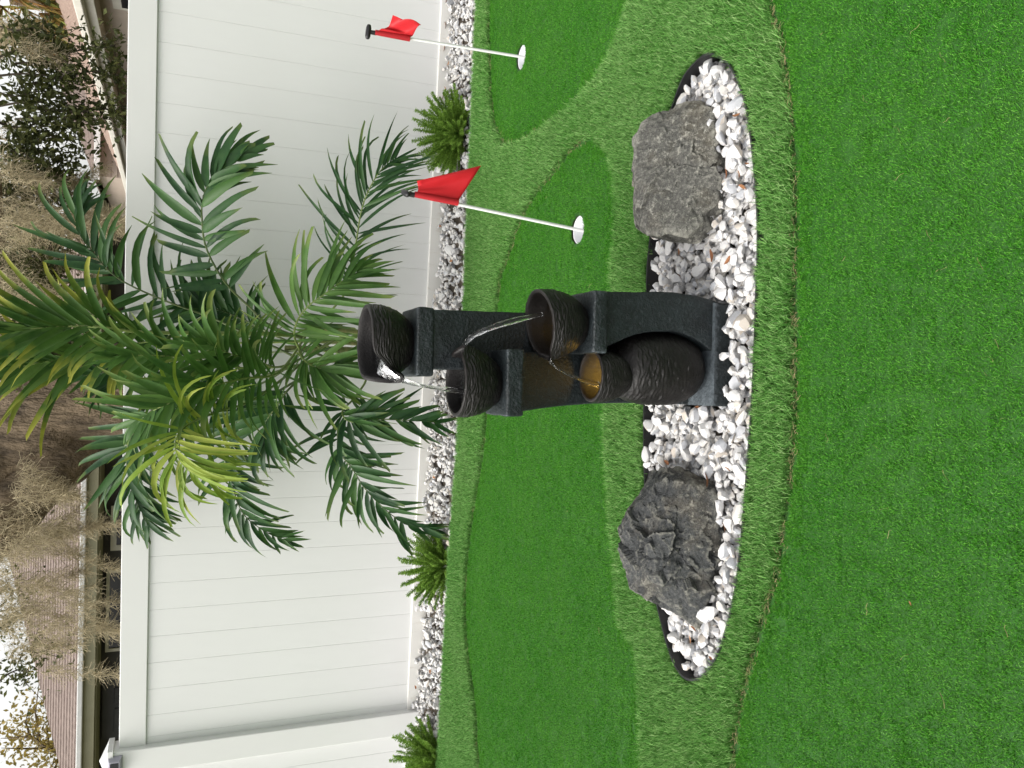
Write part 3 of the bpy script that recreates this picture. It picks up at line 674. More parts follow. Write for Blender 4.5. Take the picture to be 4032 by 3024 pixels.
# back pillar (top bowl), left pillar, right pillar wrapping round the jar
loft([(0.0, 0.03, 0.225, 2.06, 2.165), (0.2, 0.05, 0.20, 2.06, 2.165), (0.4, 0.040, 0.196, 2.06, 2.165), (0.6, 0.036, 0.192, 2.055, 2.165), (0.80, 0.034, 0.188, 2.05, 2.165)], 0.006, 'pillar', M['slate'], ft)
loft([(0.0, -0.050, 0.20, 2.02, 2.12), (0.18, -0.048, 0.16, 2.04, 2.14), (0.32, -0.050, 0.12, 2.045, 2.14), (0.46, -0.060, 0.09, 2.025, 2.13), (0.59, -0.074, 0.082, 1.975, 2.10)], 0.006, 'pillar', M['slate'], ft)
loft([(0.0, 0.085, 0.236, 1.915, 2.10), (0.035, 0.105, 0.243, 1.915, 2.09), (0.075, 0.128, 0.251, 1.915, 2.08), (0.13, 0.148, 0.256, 1.918, 2.07), (0.19, 0.150, 0.257, 1.92, 2.06), (0.26, 0.140, 0.252, 1.92, 2.06), (0.32, 0.118, 0.249, 1.918, 2.05), (0.375, 0.095, 0.247, 1.912, 2.05)], 0.005, 'pillar', M['slate'], ft)
slab(0.015, 0.190, 2.020, 2.175, 0.796, 0.842)
slab(-0.082, 0.088, 1.935, 2.090, 0.583, 0.630)
slab(0.084, 0.246, 1.895, 2.045, 0.368, 0.408)
def bowl(c, prof, inner, name, spout_az, dip, wid, ext, parent, tilt=0.0, seg=150, ridge=0.0022, floorz=None):
    """lathe with carved wavy ridges; the rim dips and reaches out at the spout"""
    rings = []
    P = spline([(r, 0, z) for r, z in prof], 120); Q = spline([(r, 0, z) for r, z in inner], 14)
    H_ = prof[-1][1]
    allp = [(p.x, p.z, True) for p in P] + [(p.x, p.z, False) for p in Q]
    m = MB(); vs = []
    for (r, z, outside) in allp:
        for k in range(seg):
            a = 2*math.pi*k/seg; da = (a-spout_az+math.pi) % (2*math.pi)-math.pi
            g = math.exp(-(da/wid)**2); hz = max(0.0, (z/H_))**2.2
            rr = r*(1+ext*g*hz); zz = z - dip*g*hz
            if outside:
                d = Vector((math.cos(a)*3.2, math.sin(a)*3.2, 0))
                wv = noise.noise(Vector((d.x*1.6, d.y*1.6, z*255 + 2.0*noise.noise(d*1.3+Vector((0, 0, z*22))) + c[0]*50)))
                rr += ridge*wv*min(1, 6*(1-z/H_)+0.25)
            zz += 0.0012*noise.noise(Vector((math.cos(a)*4, math.sin(a)*4, 9+c[2]))) - tilt*math.cos(da)*hz*r
            vs.append((c[0]+rr*math.cos(a), c[1]+rr*math.sin(a), c[2]+zz))
    n = len(allp)
    fs = [(i*seg+k, i*seg+(k+1) % seg, (i+1)*seg+(k+1) % seg, (i+1)*seg+k) for i in range(n-1) for k in range(seg)]
    fs.append(tuple(range(seg-1, -1, -1))); fs.append(tuple((n-1)*seg+k for k in range(seg)))
    m.add(vs, fs); return m.build(name, M['bowl'], parent, sm=60)
def water_disc(c, r, z, parent):
    m = MB(); n = 40; m.add([(c[0], c[1], z)]+[(c[0]+r*math.cos(k*2*math.pi/n), c[1]+r*math.sin(k*2*math.pi/n), z+0.0008*math.sin(k*3)) for k in range(n)], [(0, 1+k, 1+(k+1) % n) for k in range(n)])
    return m.build('water', M['water'], parent, sm=60)
B1, B2, B3, B4 = (0.100, 2.100, 0.838), (0.000, 2.015, 0.626), (0.160, 1.975, 0.404), (0.026, 1.962, 0.272)
prof = lambda rim, h: [(rim*0.50, 0.0), (rim*0.62, h*0.06), (rim*0.86, h*0.32), (rim*1.0, h*0.66), (rim*1.015, h*0.85), (rim*1.0, h)]
inner = lambda rim, h, t=0.010: [(rim-0.003, h+0.0015), (rim-t, h-0.001), (rim-t-0.002, h*0.75), (rim*0.75, h*0.38), (rim*0.3, h*0.22), (0.004, h*0.20)]
b1 = bowl(B1, prof(0.096, 0.118), inner(0.096, 0.118), 'bowl', R(213), 0.088, 0.44, 0.20, ft)
b2 = bowl(B2, prof(0.086, 0.113), inner(0.086, 0.113), 'bowl', R(-12), 0.016, 0.26, 0.16, ft)
b3 = bowl(B3, prof(0.088, 0.122), inner(0.088, 0.122), 'bowl', R(192), 0.012, 0.26, 0.12, ft, tilt=0.14)
# the jar that carries the lowest bowl
JC = (0.050, 1.992, 0.030)
jp = [(0.048, 0.0), (0.080, 0.03), (0.098, 0.08), (0.101, 0.14), (0.097, 0.19), (0.084, 0.235), (0.055, 0.266)]
b4j = bowl(JC, jp, [(0.03, 0.268), (0.004, 0.268)], 'jar', 0, 0, 1, 0, ft, ridge=0.003)
b4 = bowl(B4, prof(0.070, 0.108), inner(0.070, 0.108, 0.009), 'bowl', R(200), 0.0, 0.3, 0.0, ft)
for b, c, r, z in ((b1, B1, 0.084, 0.083), (b2, B2, 0.074, 0.087), (b3, B3, 0.075, 0.078), (b4, B4, 0.058, 0.070)): water_disc(c, r, c[2]+z, b)
def led(c, parent, n, rad, z):
    m = MB()
    for k in range(n):
        a = k*2*math.pi/n+0.5; o = Vector((c[0]+rad*math.cos(a), c[1]+rad*math.sin(a), z))
        bm = bmesh.new(); bmesh.ops.create_icosphere(bm, subdivisions=1, radius=0.0034, matrix=Matrix.Translation(o))
        m.add([v.co for v in bm.verts], [[v.index for v in f.verts] for f in bm.faces]); bm.free()
    return m.build('led_ring', M['amber'], parent, sm=60)
led((B4[0]+0.010, B4[1]+0.006), b4, 4, 0.020, B4[2]+0.060)
led((B3[0]+0.02, B3[1]-0.02), b3, 1, 0.006, B3[2]+0.045)
def stream(p0, v0, T_, w0, w1, parent, tw=2.0):
    """falling ribbon of water with an uneven, twisting cross-section"""
    pts = []; n = 26
    for i in range(n):
        t = T_*i/(n-1); pts.append(Vector(p0)+Vector(v0)*t+Vector((0, 0, -4.905*t*t)))
    m = MB(); vs = []; seg = 10
    side0 = Vector((-v0[1], v0[0], 0)).normalized()
    for i, p in enumerate(pts):
        t = (pts[min(i+1, n-1)]-pts[max(i-1, 0)]).normalized(); f = i/(n-1)
        s_ = (side0-t*side0.dot(t)).normalized(); b_ = t.cross(s_)
        ang = tw*f + 0.3*noise.noise(Vector((f*4, p0[0]*30, 0))); a_ = s_*math.cos(ang)+b_*math.sin(ang); c_ = t.cross(a_)
        wd = (w0+(w1-w0)*f)*(1+0.22*noise.noise(Vector((f*7, 2, p0[2]*9)))); th = wd*(0.28+0.35*f)
        for k in range(seg):
            q = 2*math.pi*k/seg; rip = 1+0.22*noise.noise(Vector((math.cos(q)*2, math.sin(q)*2, f*6+p0[0]*20)))
            vs.append(p+a_*wd*math.cos(q)*rip+c_*th*math.sin(q)*rip)
    fs = [(i*seg+k, i*seg+(k+1) % seg, (i+1)*seg+(k+1) % seg, (i+1)*seg+k) for i in range(n-1) for k in range(seg)]
    m.add(vs, fs+[tuple(range(seg-1, -1, -1)), tuple((n-1)*seg+k for k in range(seg))])
    return m.build('water_stream', M['stream'], parent, sm=70)
def aim(p0, p1, T_):
    d = (Vector(p1)-Vector(p0)); return ((d.x)/T_, d.y/T_, d.z/T_+4.905*T_)
def lip(c, rim, h, az, ext, dip, tilt=0.0):
    return Vector((c[0]+rim*(1+ext)*math.cos(R(az)), c[1]+rim*(1+ext)*math.sin(R(az)), c[2]+h-dip-tilt*rim+0.003))
s1a, s1b = lip(B1, 0.094, 0.118, 213, 0.20, 0.088), at_y(1003, 846, 2.0)
s2a, s2b = lip(B2, 0.084, 0.113, -12, 0.16, 0.016), at_y(1172, 679, 1.96)
s3a, s3b = lip(B3, 0.086, 0.122, 192, 0.12, 0.012, 0.14), at_y(1294, 832, 1.945)
# the sheet of water sliding down the chute of the top bowl
m = MB(); dv = Vector((math.cos(R(213)), math.sin(R(213)), 0)); sv = Vector((-dv.y, dv.x, 0)); c0 = Vector((B1[0], B1[1], 0)); vs_ = []; nr = 16
for i in range(nr+1):
    f = i/nr; q = c0+dv*(0.052+(0.1128-0.052)*f); z = B1[2]+0.0832+(0.0335-0.0832)*(max(0, f-0.25)/0.75)**1.6; hw = 0.046*(1-f)+0.013*f
    for j in range(9):
        g = j/4-1; vs_.append((q.x+sv.x*hw*g, q.y+sv.y*hw*g, z+0.016*f*abs(g)**2.2+0.0012*noise.noise(Vector((g*5, f*3, 1)))))
m.add(vs_, [(i*9+j, i*9+j+1, (i+1)*9+j+1, (i+1)*9+j) for i in range(nr) for j in range(8)]); m.build('water', M['water'], b1, sm=80)
stream(s1a, aim(s1a, s1b, 0.155), 0.155, 0.011, 0.007, b1)
stream(s2a, aim(s2a, s2b, 0.19), 0.19, 0.010, 0.006, b2, 1.4)
stream(s3a, aim(s3a, s3b, 0.16), 0.16, 0.008, 0.009, b3, 1.0)

# ------------------------------------------------------------------ flags
def pin(base, top, flag_pts, label, knob_dir, name='golf_flag'):
    base, top = Vector(base), Vector(top)
    t = thing(name, label, 'golf flag', (base.x, base.y, -0.09), 'flags on the putting greens')
    ax = (top-base).normalized()
    m = MB(); m.tube([base-ax*0.10, base.lerp(top, 0.5), top], [0.0062, 0.006, 0.0058], 12); m.build('pole', M['pole'], t, sm=50)
    # grip knob: short neck and an oval cross-bar
    kd = Vector(knob_dir).normalized(); nk = top+ax*0.028
    m = MB(); m.tube([top-ax*0.004, nk], [0.0095, 0.008], 12)
    bar = [nk+kd*a for a in (-0.031, -0.028, -0.018, 0, 0.018, 0.028, 0.031)]
    m.tube(bar, [0.003, 0.008, 0.011, 0.0115, 0.011, 0.008, 0.003], 12); m.build('grip_knob', M['black'], t, sm=60)
    # cup liner sunk below the turf
    n = 36; m = MB(); c = base; ro, ri = 0.0535, 0.050
    m.add([(c.x+ro*math.cos(k*2*math.pi/n), c.y+ro*math.sin(k*2*math.pi/n), z) for z in (-0.105, -0.006) for k in range(n)]+[(c.x+ri*math.cos(k*2*math.pi/n), c.y+ri*math.sin(k*2*math.pi/n), z) for z in (-0.006, -0.098) for k in range(n)],
          [(j*n+k, j*n+(k+1) % n, (j+1)*n+(k+1) % n, (j+1)*n+k) for j in range(3) for k in range(n)]+[tuple(3*n+k for k in range(n))])
    m.build('cup', M['cup'], t, sm=40)
    # cloth: grid between the sleeve on the pole and the free edge
    hemT, hemB, outT, outB, fold, nrm = flag_pts
    def cloth(u0, u1, nu, nv, name, mat, thick):
        vs = []
        for i in range(nu+1):
            u = u0+(u1-u0)*i/nu
            for j in range(nv+1):
                v = j/nv; p = hemT.lerp(outT, u).lerp(hemB.lerp(outB, u), v)
                p = p + nrm*(fold*(math.sin(u*7.5+v*2.6)*u*0.9+0.35*math.sin(u*13-v*5)*u)) + Vector((0, 0, -0.035*u*(1-u)*(1-v)))
                vs.append(p)
        fs = [(i*(nv+1)+j, (i+1)*(nv+1)+j, (i+1)*(nv+1)+j+1, i*(nv+1)+j+1) for i in range(nu) for j in range(nv)]
        N_ = len(vs); vs2 = [p - nrm*thick for p in vs]
        e = [i*(nv+1) for i in range(nu+1)]+[nu*(nv+1)+j for j in range(1, nv+1)]+[i*(nv+1)+nv for i in range(nu-1, -1, -1)]+[j for j in range(nv-1, 0, -1)]
        rim = [(e[i], e[i-1], N_+e[i-1], N_+e[i]) for i in range(len(e))]
        return MB().add(vs+vs2, fs+[tuple(N_+k for k in reversed(f)) for f in fs]+rim).build(name, mat, t, sm=80)
    cloth(0.0, 1.0, 26, 14, 'flag_cloth', M['red'], 0.0006)
    m = MB(); m.tube([hemT+ax*0.002, hemT.lerp(hemB, 0.3), hemT.lerp(hemB, 0.7), hemB-ax*0.002], [0.0105, 0.0115, 0.012, 0.0125], 14); m.build('sleeve', M['red2'], t, sm=60)
    return t
c1, c2 = cup_pos
Y1, Y2 = c1.y, c2.y
pin(c1+Vector((0.0, -0.004, 0)), at_y(810, 71, Y1+0.01), (at_y(812, 70, Y1), at_y(884, 83, Y1), at_y(846, 44, Y1-0.03), at_y(910, 52, Y1-0.06), 0.034, Vector((0.25, -0.95, 0.1))),
    'small crumpled red flag on a white pole in the corner green', (1, -0.05, -0.10))
pin(c2+Vector((0.0, -0.004, 0)), at_y(893, 421, Y2+0.005), (at_y(897, 420, Y2), at_y(988, 437, Y2), at_y(900, 393, Y2-0.02), at_y(1040, 357, Y2-0.03), 0.010, Vector((0.15, -0.98, 0.1))),
    'red triangular flag hanging smooth on a leaning white pole near the big boulder', (0.35, 0.9, 0.1))

# ------------------------------------------------------------------ white vinyl fence
def fbox(m, s0, s1, o0, o1, z0, z1): return m.box((s0, o0, z0), (s1, o1, z1), lambda p: fpos(p.x, p.y, p.z))
def board_mesh(wd, z0, z1, ch=0.0009, th=0.022):
    """hollow tongue-and-groove board with small chamfers, local x along the fence, y out of it"""
    m = MB(); h = wd/2; pr = [(-h, -th/2), (h, -th/2), (h, th/2-ch), (h-ch, th/2), (-h+ch, th/2), (-h, th/2-ch)]
    n = 6; m.add([(x, y, z0) for x, y in pr]+[(x, y, z1) for x, y in pr], [(k, (k+1) % n, n+(k+1) % n, n+k) for k in range(n)]+[tuple(range(n-1, -1, -1)), tuple(range(n, 2*n))])
    me = m.mesh('board'); me.materials.append(M['vinyl']); return me
ZB, ZR, ZT = 0.010, 1.524, 1.663
FM = Matrix(((FT.x, -FN.x, 0, 0), (FT.y, -FN.y, 0, 0), (0, 0, 1, 0), (0, 0, 0, 1)))
def fence_bay(name, s0, s1, joints, label):
    f = thing(name, label, 'fence', fpos((s0+s1)/2, 0, -0.08), 'white vinyl fence bays')
    fbox(MB(), s0, s1, -0.022, 0.024, ZR, ZT).build('top_rail', M['vinyl_rail'], f, bevel=0.004)
    fbox(MB(), s0, s1, -0.022, 0.024, -0.09, ZB).build('bottom_rail', M['vinyl_low'], f, bevel=0.004)
    cache = {}
    for a, b in zip(joints[:-1], joints[1:]):
        wd = round(b-a-0.0006, 4)
        if wd not in cache: cache[wd] = board_mesh(wd, ZB-0.02, ZR+0.02)
        o = bpy.data.objects.new('board', cache[wd]); COL.objects.link(o); o.parent = f
        o.matrix_parent_inverse = Matrix.Translation(-f.location); o.matrix_basis = Matrix.Translation(fpos((a+b)/2, 0, 0)) @ FM
    return f
BW = 0.1538
jr = [-0.142+BW*i for i in range(0, 27)]; jr = [-0.178]+jr
jl = [-2.606, -2.567]+[-2.439+BW*i for i in range(0, 14)]; jl = jl[:2]+[x for x in jl[2:] if x < -0.33]+[-0.308]
jf = [-4.722, -4.568, -4.414, -4.26, -4.107, -3.953, -3.799, -3.645, -3.491, -3.337, -3.183, -3.029, -2.875, -2.75]
fence_bay('fence_bay', -0.178, jr[-1], jr, 'white vinyl fence bay behind the two golf flags')
fence_bay('fence_bay', -2.606, -0.308, jl, 'white vinyl fence bay between palm and corner post')
fence_bay('fence_bay', -4.722, -2.75, jf, 'sliver of white vinyl fence beyond the capped post')
def post(name, s0, s1, ztop, label, o0=-0.07, o1=0.062):
    t = thing(name, label, 'fence post', fpos((s0+s1)/2, 0, -0.1), 'white vinyl fence posts')
    fbox(MB(), s0, s1, o0, o1, -0.11, ztop).build('shaft', M['vinyl_rail'], t, bevel=0.005)
    m = MB(); e = 0.012; z = ztop-0.004
    rect = lambda g, z_: [fpos(x, y, z_) for x, y in ((s0-g, o0-g), (s1+g, o0-g), (s1+g, o1+g), (s0-g, o1+g))]
    m.add(rect(e, z-0.012)+rect(e, z+0.016)+rect(e-0.012, z+0.020)+[fpos((s0+s1)/2, (o0+o1)/2, z+0.062)],
          [(3, 2, 1, 0)]+[(j*4+k, j*4+(k+1) % 4, (j+1)*4+(k+1) % 4, (j+1)*4+k) for j in range(2) for k in range(4)]+[(8+k, 8+(k+1) % 4, 12) for k in range(4)])
    m.build('cap', M['vinyl_rail'], t)
    return t
post('fence_post', -0.310, -0.176, 1.655, 'white fence post hidden behind the palm stems', -0.06, 0.034)
post('fence_post', -2.750, -2.604, 1.705, 'white capped fence post at the end of the bay')
# solar light on the corner post
sl = thing('solar_light', 'small grey solar light fixed to the capped fence post', 'solar light', fpos(-2.70, 0.06, 1.60))
lo = at_fence(265, 1632, 0.06); hi = at_fence(233, 1632, 0.06)
ss = lo.dot(FT); z0, z1 = lo.z, hi.z
m = MB(); cs = ss-0.05
m.add([fpos(cs+a*0.055, 0.0625, z) for a in (-1, 1) for z in (z0, z1)]+[fpos(cs+a*0.040, 0.10, z) for a in (-1, 1) for z in (z0+0.012, z1-0.008)],
      [(0, 1, 3, 2), (4, 6, 7, 5), (0, 2, 6, 4), (1, 5, 7, 3), (0, 4, 5, 1), (2, 3, 7, 6)])
m.build('case', M['lilac'], sl, bevel=0.002)
m = MB(); m.add([fpos(cs+a*0.030, 0.1008, z) for a, z in ((-1, z0+0.02), (1, z0+0.02), (1, z1-0.014), (-1, z1-0.014))]+[fpos(cs+a*0.030, 0.1035, z) for a, z in ((-1, z0+0.02), (1, z0+0.02), (1, z1-0.014), (-1, z1-0.014))],
      [(4, 5, 6, 7), (0, 1, 5, 4), (1, 2, 6, 5), (2, 3, 7, 6), (3, 0, 4, 7)]); m.build('panel', M['glass'], sl)

# ------------------------------------------------------------------ palm
pb = at_fence(790, 757, 0.42); pbase = Vector((pb.x, pb.y, -0.07))
palm = thing('palm', 'clump palm with arching feathery fronds against the white fence', 'palm', pbase)
leaf_count = 0
def leaflet_data(p, d, nrm, L_, wd, droop, seed, trim):
    r = random.Random(seed); n = 8; pts = [Vector(p)]; dirs = []
    dv = d.normalized(); bend = Vector((r.gauss(0, .25), r.gauss(0, .25), r.gauss(0, .12))); curl = max(0.0, r.gauss(0.2, 0.9))
    for i in range(n):
        dv = (dv + (Vector((0, 0, -1))*(droop*(0.35+i/n)+curl*max(0, i/n-.45)*3.2) + bend*0.35)/n).normalized(); dirs.append(dv); pts.append(pts[-1]+dv*L_/n)
    dirs.append(dv); vs, al = [], []
    tw = r.gauss(0, 0.55)
    for i, q in enumerate(pts):
        f = i/n; t = dirs[i]; a = t.cross(nrm)
        a = a.normalized() if a.length > 1e-4 else Vector((1, 0, 0)); b = a.cross(t)
        ang = tw*f; a2 = a*math.cos(ang)+b*math.sin(ang); b2 = b*math.cos(ang)-a*math.sin(ang)
        wf = min(1.0, 0.25+f*4.5)*(1-max(0, (f-0.35)/0.65)**1.5*(0.93 if trim < 0.5 else 0.62)); h = wd*0.5*wf
        jag = r.uniform(-.012, .012) if i == n else 0
        vs += [q-a2*h+b2*h*0.45+t*jag, q, q+a2*h+b2*h*0.45-t*jag]; al += [f]*3
    fs = [(i*3+k, i*3+k+1, (i+1)*3+k+1, (i+1)*3+k) for i in range(n) for k in range(2)]
    return vs, fs, al
def frond(pts, n, Lmax, wd, mat, rmat, nrm_hint, a0=58, a1=24, droop=0.55, start=0.2, indiv=False, rr=0.007, prof_=None, sides=(1, -1), label=None):
    global leaf_count
    n, wd, droop = int(n*1.32), wd*0.84, droop+0.22
    C_ = spline(pts, 40); fr = MB(); fr.tube(C_, [rr*(1-0.75*i/39) for i in range(40)], 6)
    fo = fr.build('frond', rmat, palm, sm=60)
    if label: fo['label'] = label
    hint = Vector(nrm_hint).normalized(); rest = MB(); rest_al = []
    for k in range(n):
        t = start+(1-start)*(k+0.5)/n; i = min(38, int(t*39)); p = C_[i].lerp(C_[i+1], t*39-i); T_ = (C_[min(39, i+2)]-C_[max(0, i-1)]).normalized()
        nr = (hint-T_*hint.dot(T_)).normalized(); u = (t-start)/(1-start)
        for sd_ in sides:
            if random.random() < 0.09: continue
            sv = T_.cross(nr)*sd_; ang = R(a0+(a1-a0)*u+random.gauss(0, 11))
            d = T_*math.cos(ang)+sv*math.sin(ang)+nr*random.gauss(0.12, 0.16)
            lp = (0.62+0.38*math.sin(math.pi*min(1, u*0.95+0.12)))*(1-0.35*max(0, u-0.75)/0.25) if prof_ is None else prof_(u)
            vs_, fs_, al = leaflet_data(p, d, nr, Lmax*lp*random.uniform(0.66, 1.14), wd*1.12*random.uniform(0.75, 1.15)*(0.75+0.25*math.sin(math.pi*u)), droop*random.uniform(.35, 1.9), random.random(), random.random())
            if indiv and leaf_count < 300:
                leaf_count += 1
                o0 = vs_[1]; me = bpy.data.meshes.new('leaflet'); me.from_pydata([tuple(v-o0) for v in vs_], [], fs_); smooth(me, 75)
                a = me.attributes.new('along', 'FLOAT', 'POINT'); a.data.foreach_set('value', al); me.materials.append(mat)
                o = bpy.data.objects.new('leaflet', me); COL.objects.link(o); o.parent = fo; o.matrix_parent_inverse = fo.matrix_parent_inverse; o.location = o0
                o.matrix_parent_inverse = Matrix.Identity(4)
            else:
                rest.add(vs_, fs_); rest_al += al
    if rest.v:
        me = rest.mesh('leaflets'); smooth(me, 75); a = me.attributes.new('along', 'FLOAT', 'POINT'); a.data.foreach_set('value', rest_al)
        o = link('leaflets', me, mat); o.parent = fo; tag(o, kind='stuff')
    return fo
def AF(lst): return [at_fence(x/K, y/K, o) for x, y, o in lst]
def root(z, dx=0.0, do=0.0): return pbase + FT*dx - FN*do + Vector((0, 0, z))
camv = (-0.05, -0.95, 0.35)
# canes
for dx, do, h_, r_ in ((0.0, 0.0, 0.95, 0.020), (0.10, 0.05, 0.88, 0.017), (-0.10, 0.03, 0.75, 0.018), (0.03, -0.10, 0.8, 0.016)):
    m = MB(); pts = spline([root(0, dx*.6, do*.6), root(h_*.5, dx*.9, do), root(h_, dx*1.2, do)], 14); m.tube(pts, [r_*(1-0.35*i/13)*(1.12 if i % 3 == 0 else 1) for i in range(14)], 9); m.build('cane', M['cane'], palm, sm=50)
LD, LM_, LY, LT = M['leaf_dark'], M['leaf_mid'], M['leaf_yel'], M['leaf_tip']
RG, RD = M['rachis'], M['rachis_d']
R0 = lambda: root(random.uniform(0.6, 0.9), random.uniform(-.08, .1), random.uniform(-.05, .08))
# fronds, the ones that show largest first
frond([R0()]+AF([(1080,1290,.50),(982,1208,.52),(886,1111,.55),(813,979,.58),(795,858,.60),(801,774,.62),(838,701,.64),(900,655,.66),(985,600,.66)]), 20, 0.33, 0.046, LD, RD, (-0.1,-0.9,0.5), 62, 22, 0.45, 0.30, True)
frond([R0()]+AF([(1190,1400,.62),(1160,1328,.75),(1170,1265,.85),(1211,1208,.92),(1277,1159,.95),(1350,1105,.95),(1430,1060,.92)]), 20, 0.36, 0.033, LM_, RG, camv, 66, 26, 0.6, 0.22, True)
frond([R0()]+AF([(1230,1340,.5),(1300,1230,.55),(1370,1130,.6),(1404,942,.65),(1422,834,.68),(1452,749,.7),(1500,670,.7),(1560,625,.68)]), 24, 0.38, 0.019, LD, RG, (0.0,-0.98,0.2), 56, 22, 0.5, 0.34, True)
frond([R0()]+AF([(1101,1463,.85),(965,1490,1.0),(829,1523,1.08),(700,1575,1.1),(597,1620,1.08),(520,1680,1.02)]), 22, 0.36, 0.038, LM_, RG, camv, 60, 26, 0.35, 0.16, True)
frond([R0()]+AF([(1020,1560,.9),(860,1620,1.1),(730,1680,1.2),(690,1760,1.28),(740,1850,1.3),(860,1900,1.28)]), 24, 0.34, 0.026, LY, RG, (-0.2,-0.9,0.5), 72, 34, 1.9, 0.28, True, label='yellow young frond')
frond([R0()]+AF([(1437,1470,.6),(1400,1560,.72),(1348,1620,.8),(1380,1660,.85),(1470,1650,.88),(1600,1655,.88),(1720,1662,.86)]), 20, 0.30, 0.034, LD, RG, camv, 64, 20, 0.55, 0.25, True)
frond([R0()]+AF([(1350,1560,.5),(1330,1680,.56),(1340,1780,.6),(1386,1843,.62),(1449,1938,.64),(1576,2050,.66),(1730,2092,.66)]), 22, 0.30, 0.034, LD, RD, camv, 66, 20, 0.5, 0.26, True)
frond([R0()]+AF([(1000,1600,.45),(905,1700,.42),(885,1800,.40),(910,1900,.38),(956,2020,.36),(1040,2090,.34),(1140,2135,.32)]), 22, 0.30, 0.032, LD, RD, camv, 64, 22, 0.55, 0.22, False)
frond([R0()]+AF([(900,1520,.4),(640,1590,.35),(530,1700,.33),(498,1790,.32),(512,1904,.31),(545,1990,.3),(590,2070,.3)]), 22, 0.34, 0.038, LD, RD, (-0.1,-0.9,0.5), 60, 24, 0.2, 0.25, False)
frond([R0()]+AF([(1015,1314,.55),(780,1312,.55),(550,1307,.58),(424,1290,.6),(300,1285,.6),(180,1290,.6),(60,1300,.6)]), 16, 0.42, 0.040, LT, RG, camv, 44, 16, 0.3, 0.42, False, 0.013)
frond([R0()]+AF([(900,1350,.45),(650,1340,.42),(430,1370,.42),(250,1410,.42),(100,1440,.42),(-40,1470,.42)]), 17, 0.44, 0.042, LT, RG, camv, 40, 16, 0.25, 0.35, False)
frond([R0()]+AF([(980,1320,.4),(829,1250,.36),(640,1180,.34),(464,1095,.32),(360,985,.31),(300,890,.3),(320,790,.3)]), 22, 0.38, 0.036, LD, RD, camv, 56, 20, 0.35, 0.25, False)
# fuller heart of the clump
for pts, mt in (([(950,1400,.3),(700,1420,.25),(500,1450,.22),(330,1480,.2)], LD), ([(1000,1450,.5),(800,1420,.6),(620,1400,.65),(450,1400,.66)], LM_), ([(1050,1500,.35),(900,1560,.3),(760,1600,.28),(600,1560,.25)], LD),
                ([(1080,1320,.35),(960,1260,.3),(860,1220,.28),(740,1200,.26)], LD), ([(1120,1440,.7),(1010,1420,.85),(900,1390,.95),(800,1340,.98)], LM_), ([(1150,1520,.6),(1090,1600,.62),(1040,1680,.6),(1060,1760,.58)], LD), ([(1180,1380,.6),(1200,1420,.8),(1260,1450,.88),(1360,1440,.9)], LM_)):
    frond([R0()]+AF(pts), 17, 0.34, 0.036, mt, RG if mt is LM_ else RD, camv, 56, 22, 0.4, 0.3, False)

# ------------------------------------------------------------------ foxtail ferns
def plume_mesh(seed):
    r = random.Random(seed); m = MB(); n = 520; al = []
    for i in range(n):
        t = (i/n)**0.9; z = t; x = 0.10*t*t
        a = r.uniform(0, 6.28); rad = 0.12*(1-t*0.55)*min(1, 0.45+t*3)
        d = Vector((math.cos(a), math.sin(a), r.uniform(0.0, 0.7))).normalized()*rad*r.uniform(.6, 1.2)
        b = Vector((x, 0, z)); s_ = d.cross(Vector((r.gauss(0, 1), r.gauss(0, 1), r.gauss(0, 1)))).normalized()*0.0065
        m.add([b-s_*.4, b+s_*.4, b+d*.6+s_, b+d, b+d*.6-s_], [(0, 1, 2, 4), (4, 2, 3)])
    m.tube([(0, 0, 0), (0.025, 0, 0.5), (0.10, 0, 1.0)], [0.012, 0.010, 0.004], 5)
    me = m.mesh('plume'); me.materials.append(M['fern']); return me
PLUMES = [plume_mesh(i) for i in range(7)]
def fern(base, n, h, spread, label):
    t = thing('foxtail_fern', label, 'fern', base, 'foxtail ferns in the gravel strip')
    for i in range(n):
        a = i*2.39996+random.uniform(-.3, .3); q = math.sqrt((i+.5)/n); ln = h*(1.0-0.30*q*q)*random.uniform(.85, 1.15); lean = q*spread*random.uniform(.85, 1.1)
        o = bpy.data.objects.new('plume', PLUMES[i % 7]); COL.objects.link(o); o.parent = t
        o.matrix_basis = Matrix.Translation((0.05*q*math.cos(a), 0.05*q*math.sin(a), 0)) @ Matrix.Rotation(a, 4, 'Z') @ Matrix.Rotation(lean, 4, 'Y') @ Matrix.Diagonal((ln*0.95, ln*0.95, ln, 1))
    return t
for x, y, n, h, spd, lb in ((994, 290, 125, 0.25, 1.45, 'round bushy foxtail fern between the two golf flags'), (962, 1221, 90, 0.25, 1.2, 'upright foxtail fern at the drooping palm frond tips'), (948, 1640, 80, 0.27, 1.2, 'foxtail fern cut off by the picture edge below the solar light')):
    fern(on_ground(x, y, -0.045), n, h, spd, lb)

# ------------------------------------------------------------------ fallen leaves
def dead_leaf(p, ln, az, tilt, label, seed):
    r = random.Random(seed); vs = []; n = 7
    for i in range(n):
        f = i/(n-1); wd = 0.5*ln*0.36*math.sin(math.pi*min(1, f*0.93+0.05))**0.8; x = (f-.5)*ln; z = 0.16*ln*(2*f-1)**2*r.uniform(.8, 1.2)
        vs += [(x, -wd, z+wd*.5), (x, 0, z), (x, wd, z+wd*.5)]
    fs = [(i*3+k, i*3+k+1, (i+1)*3+k+1, (i+1)*3+k) for i in range(n-1) for k in range(2)]
    me = MB().add(vs, fs).mesh('fallen_leaf'); smooth(me, 60); me.materials.append(M['dead'])
    o = link('fallen_leaf', me); o.matrix_world = Matrix.Translation(p) @ Matrix.Rotation(az, 4, 'Z') @ Matrix.Rotation(tilt, 4, 'X'); o.rotation_mode = 'XYZ'
    return tag(o, label, 'leaf', 'brown fallen leaves')
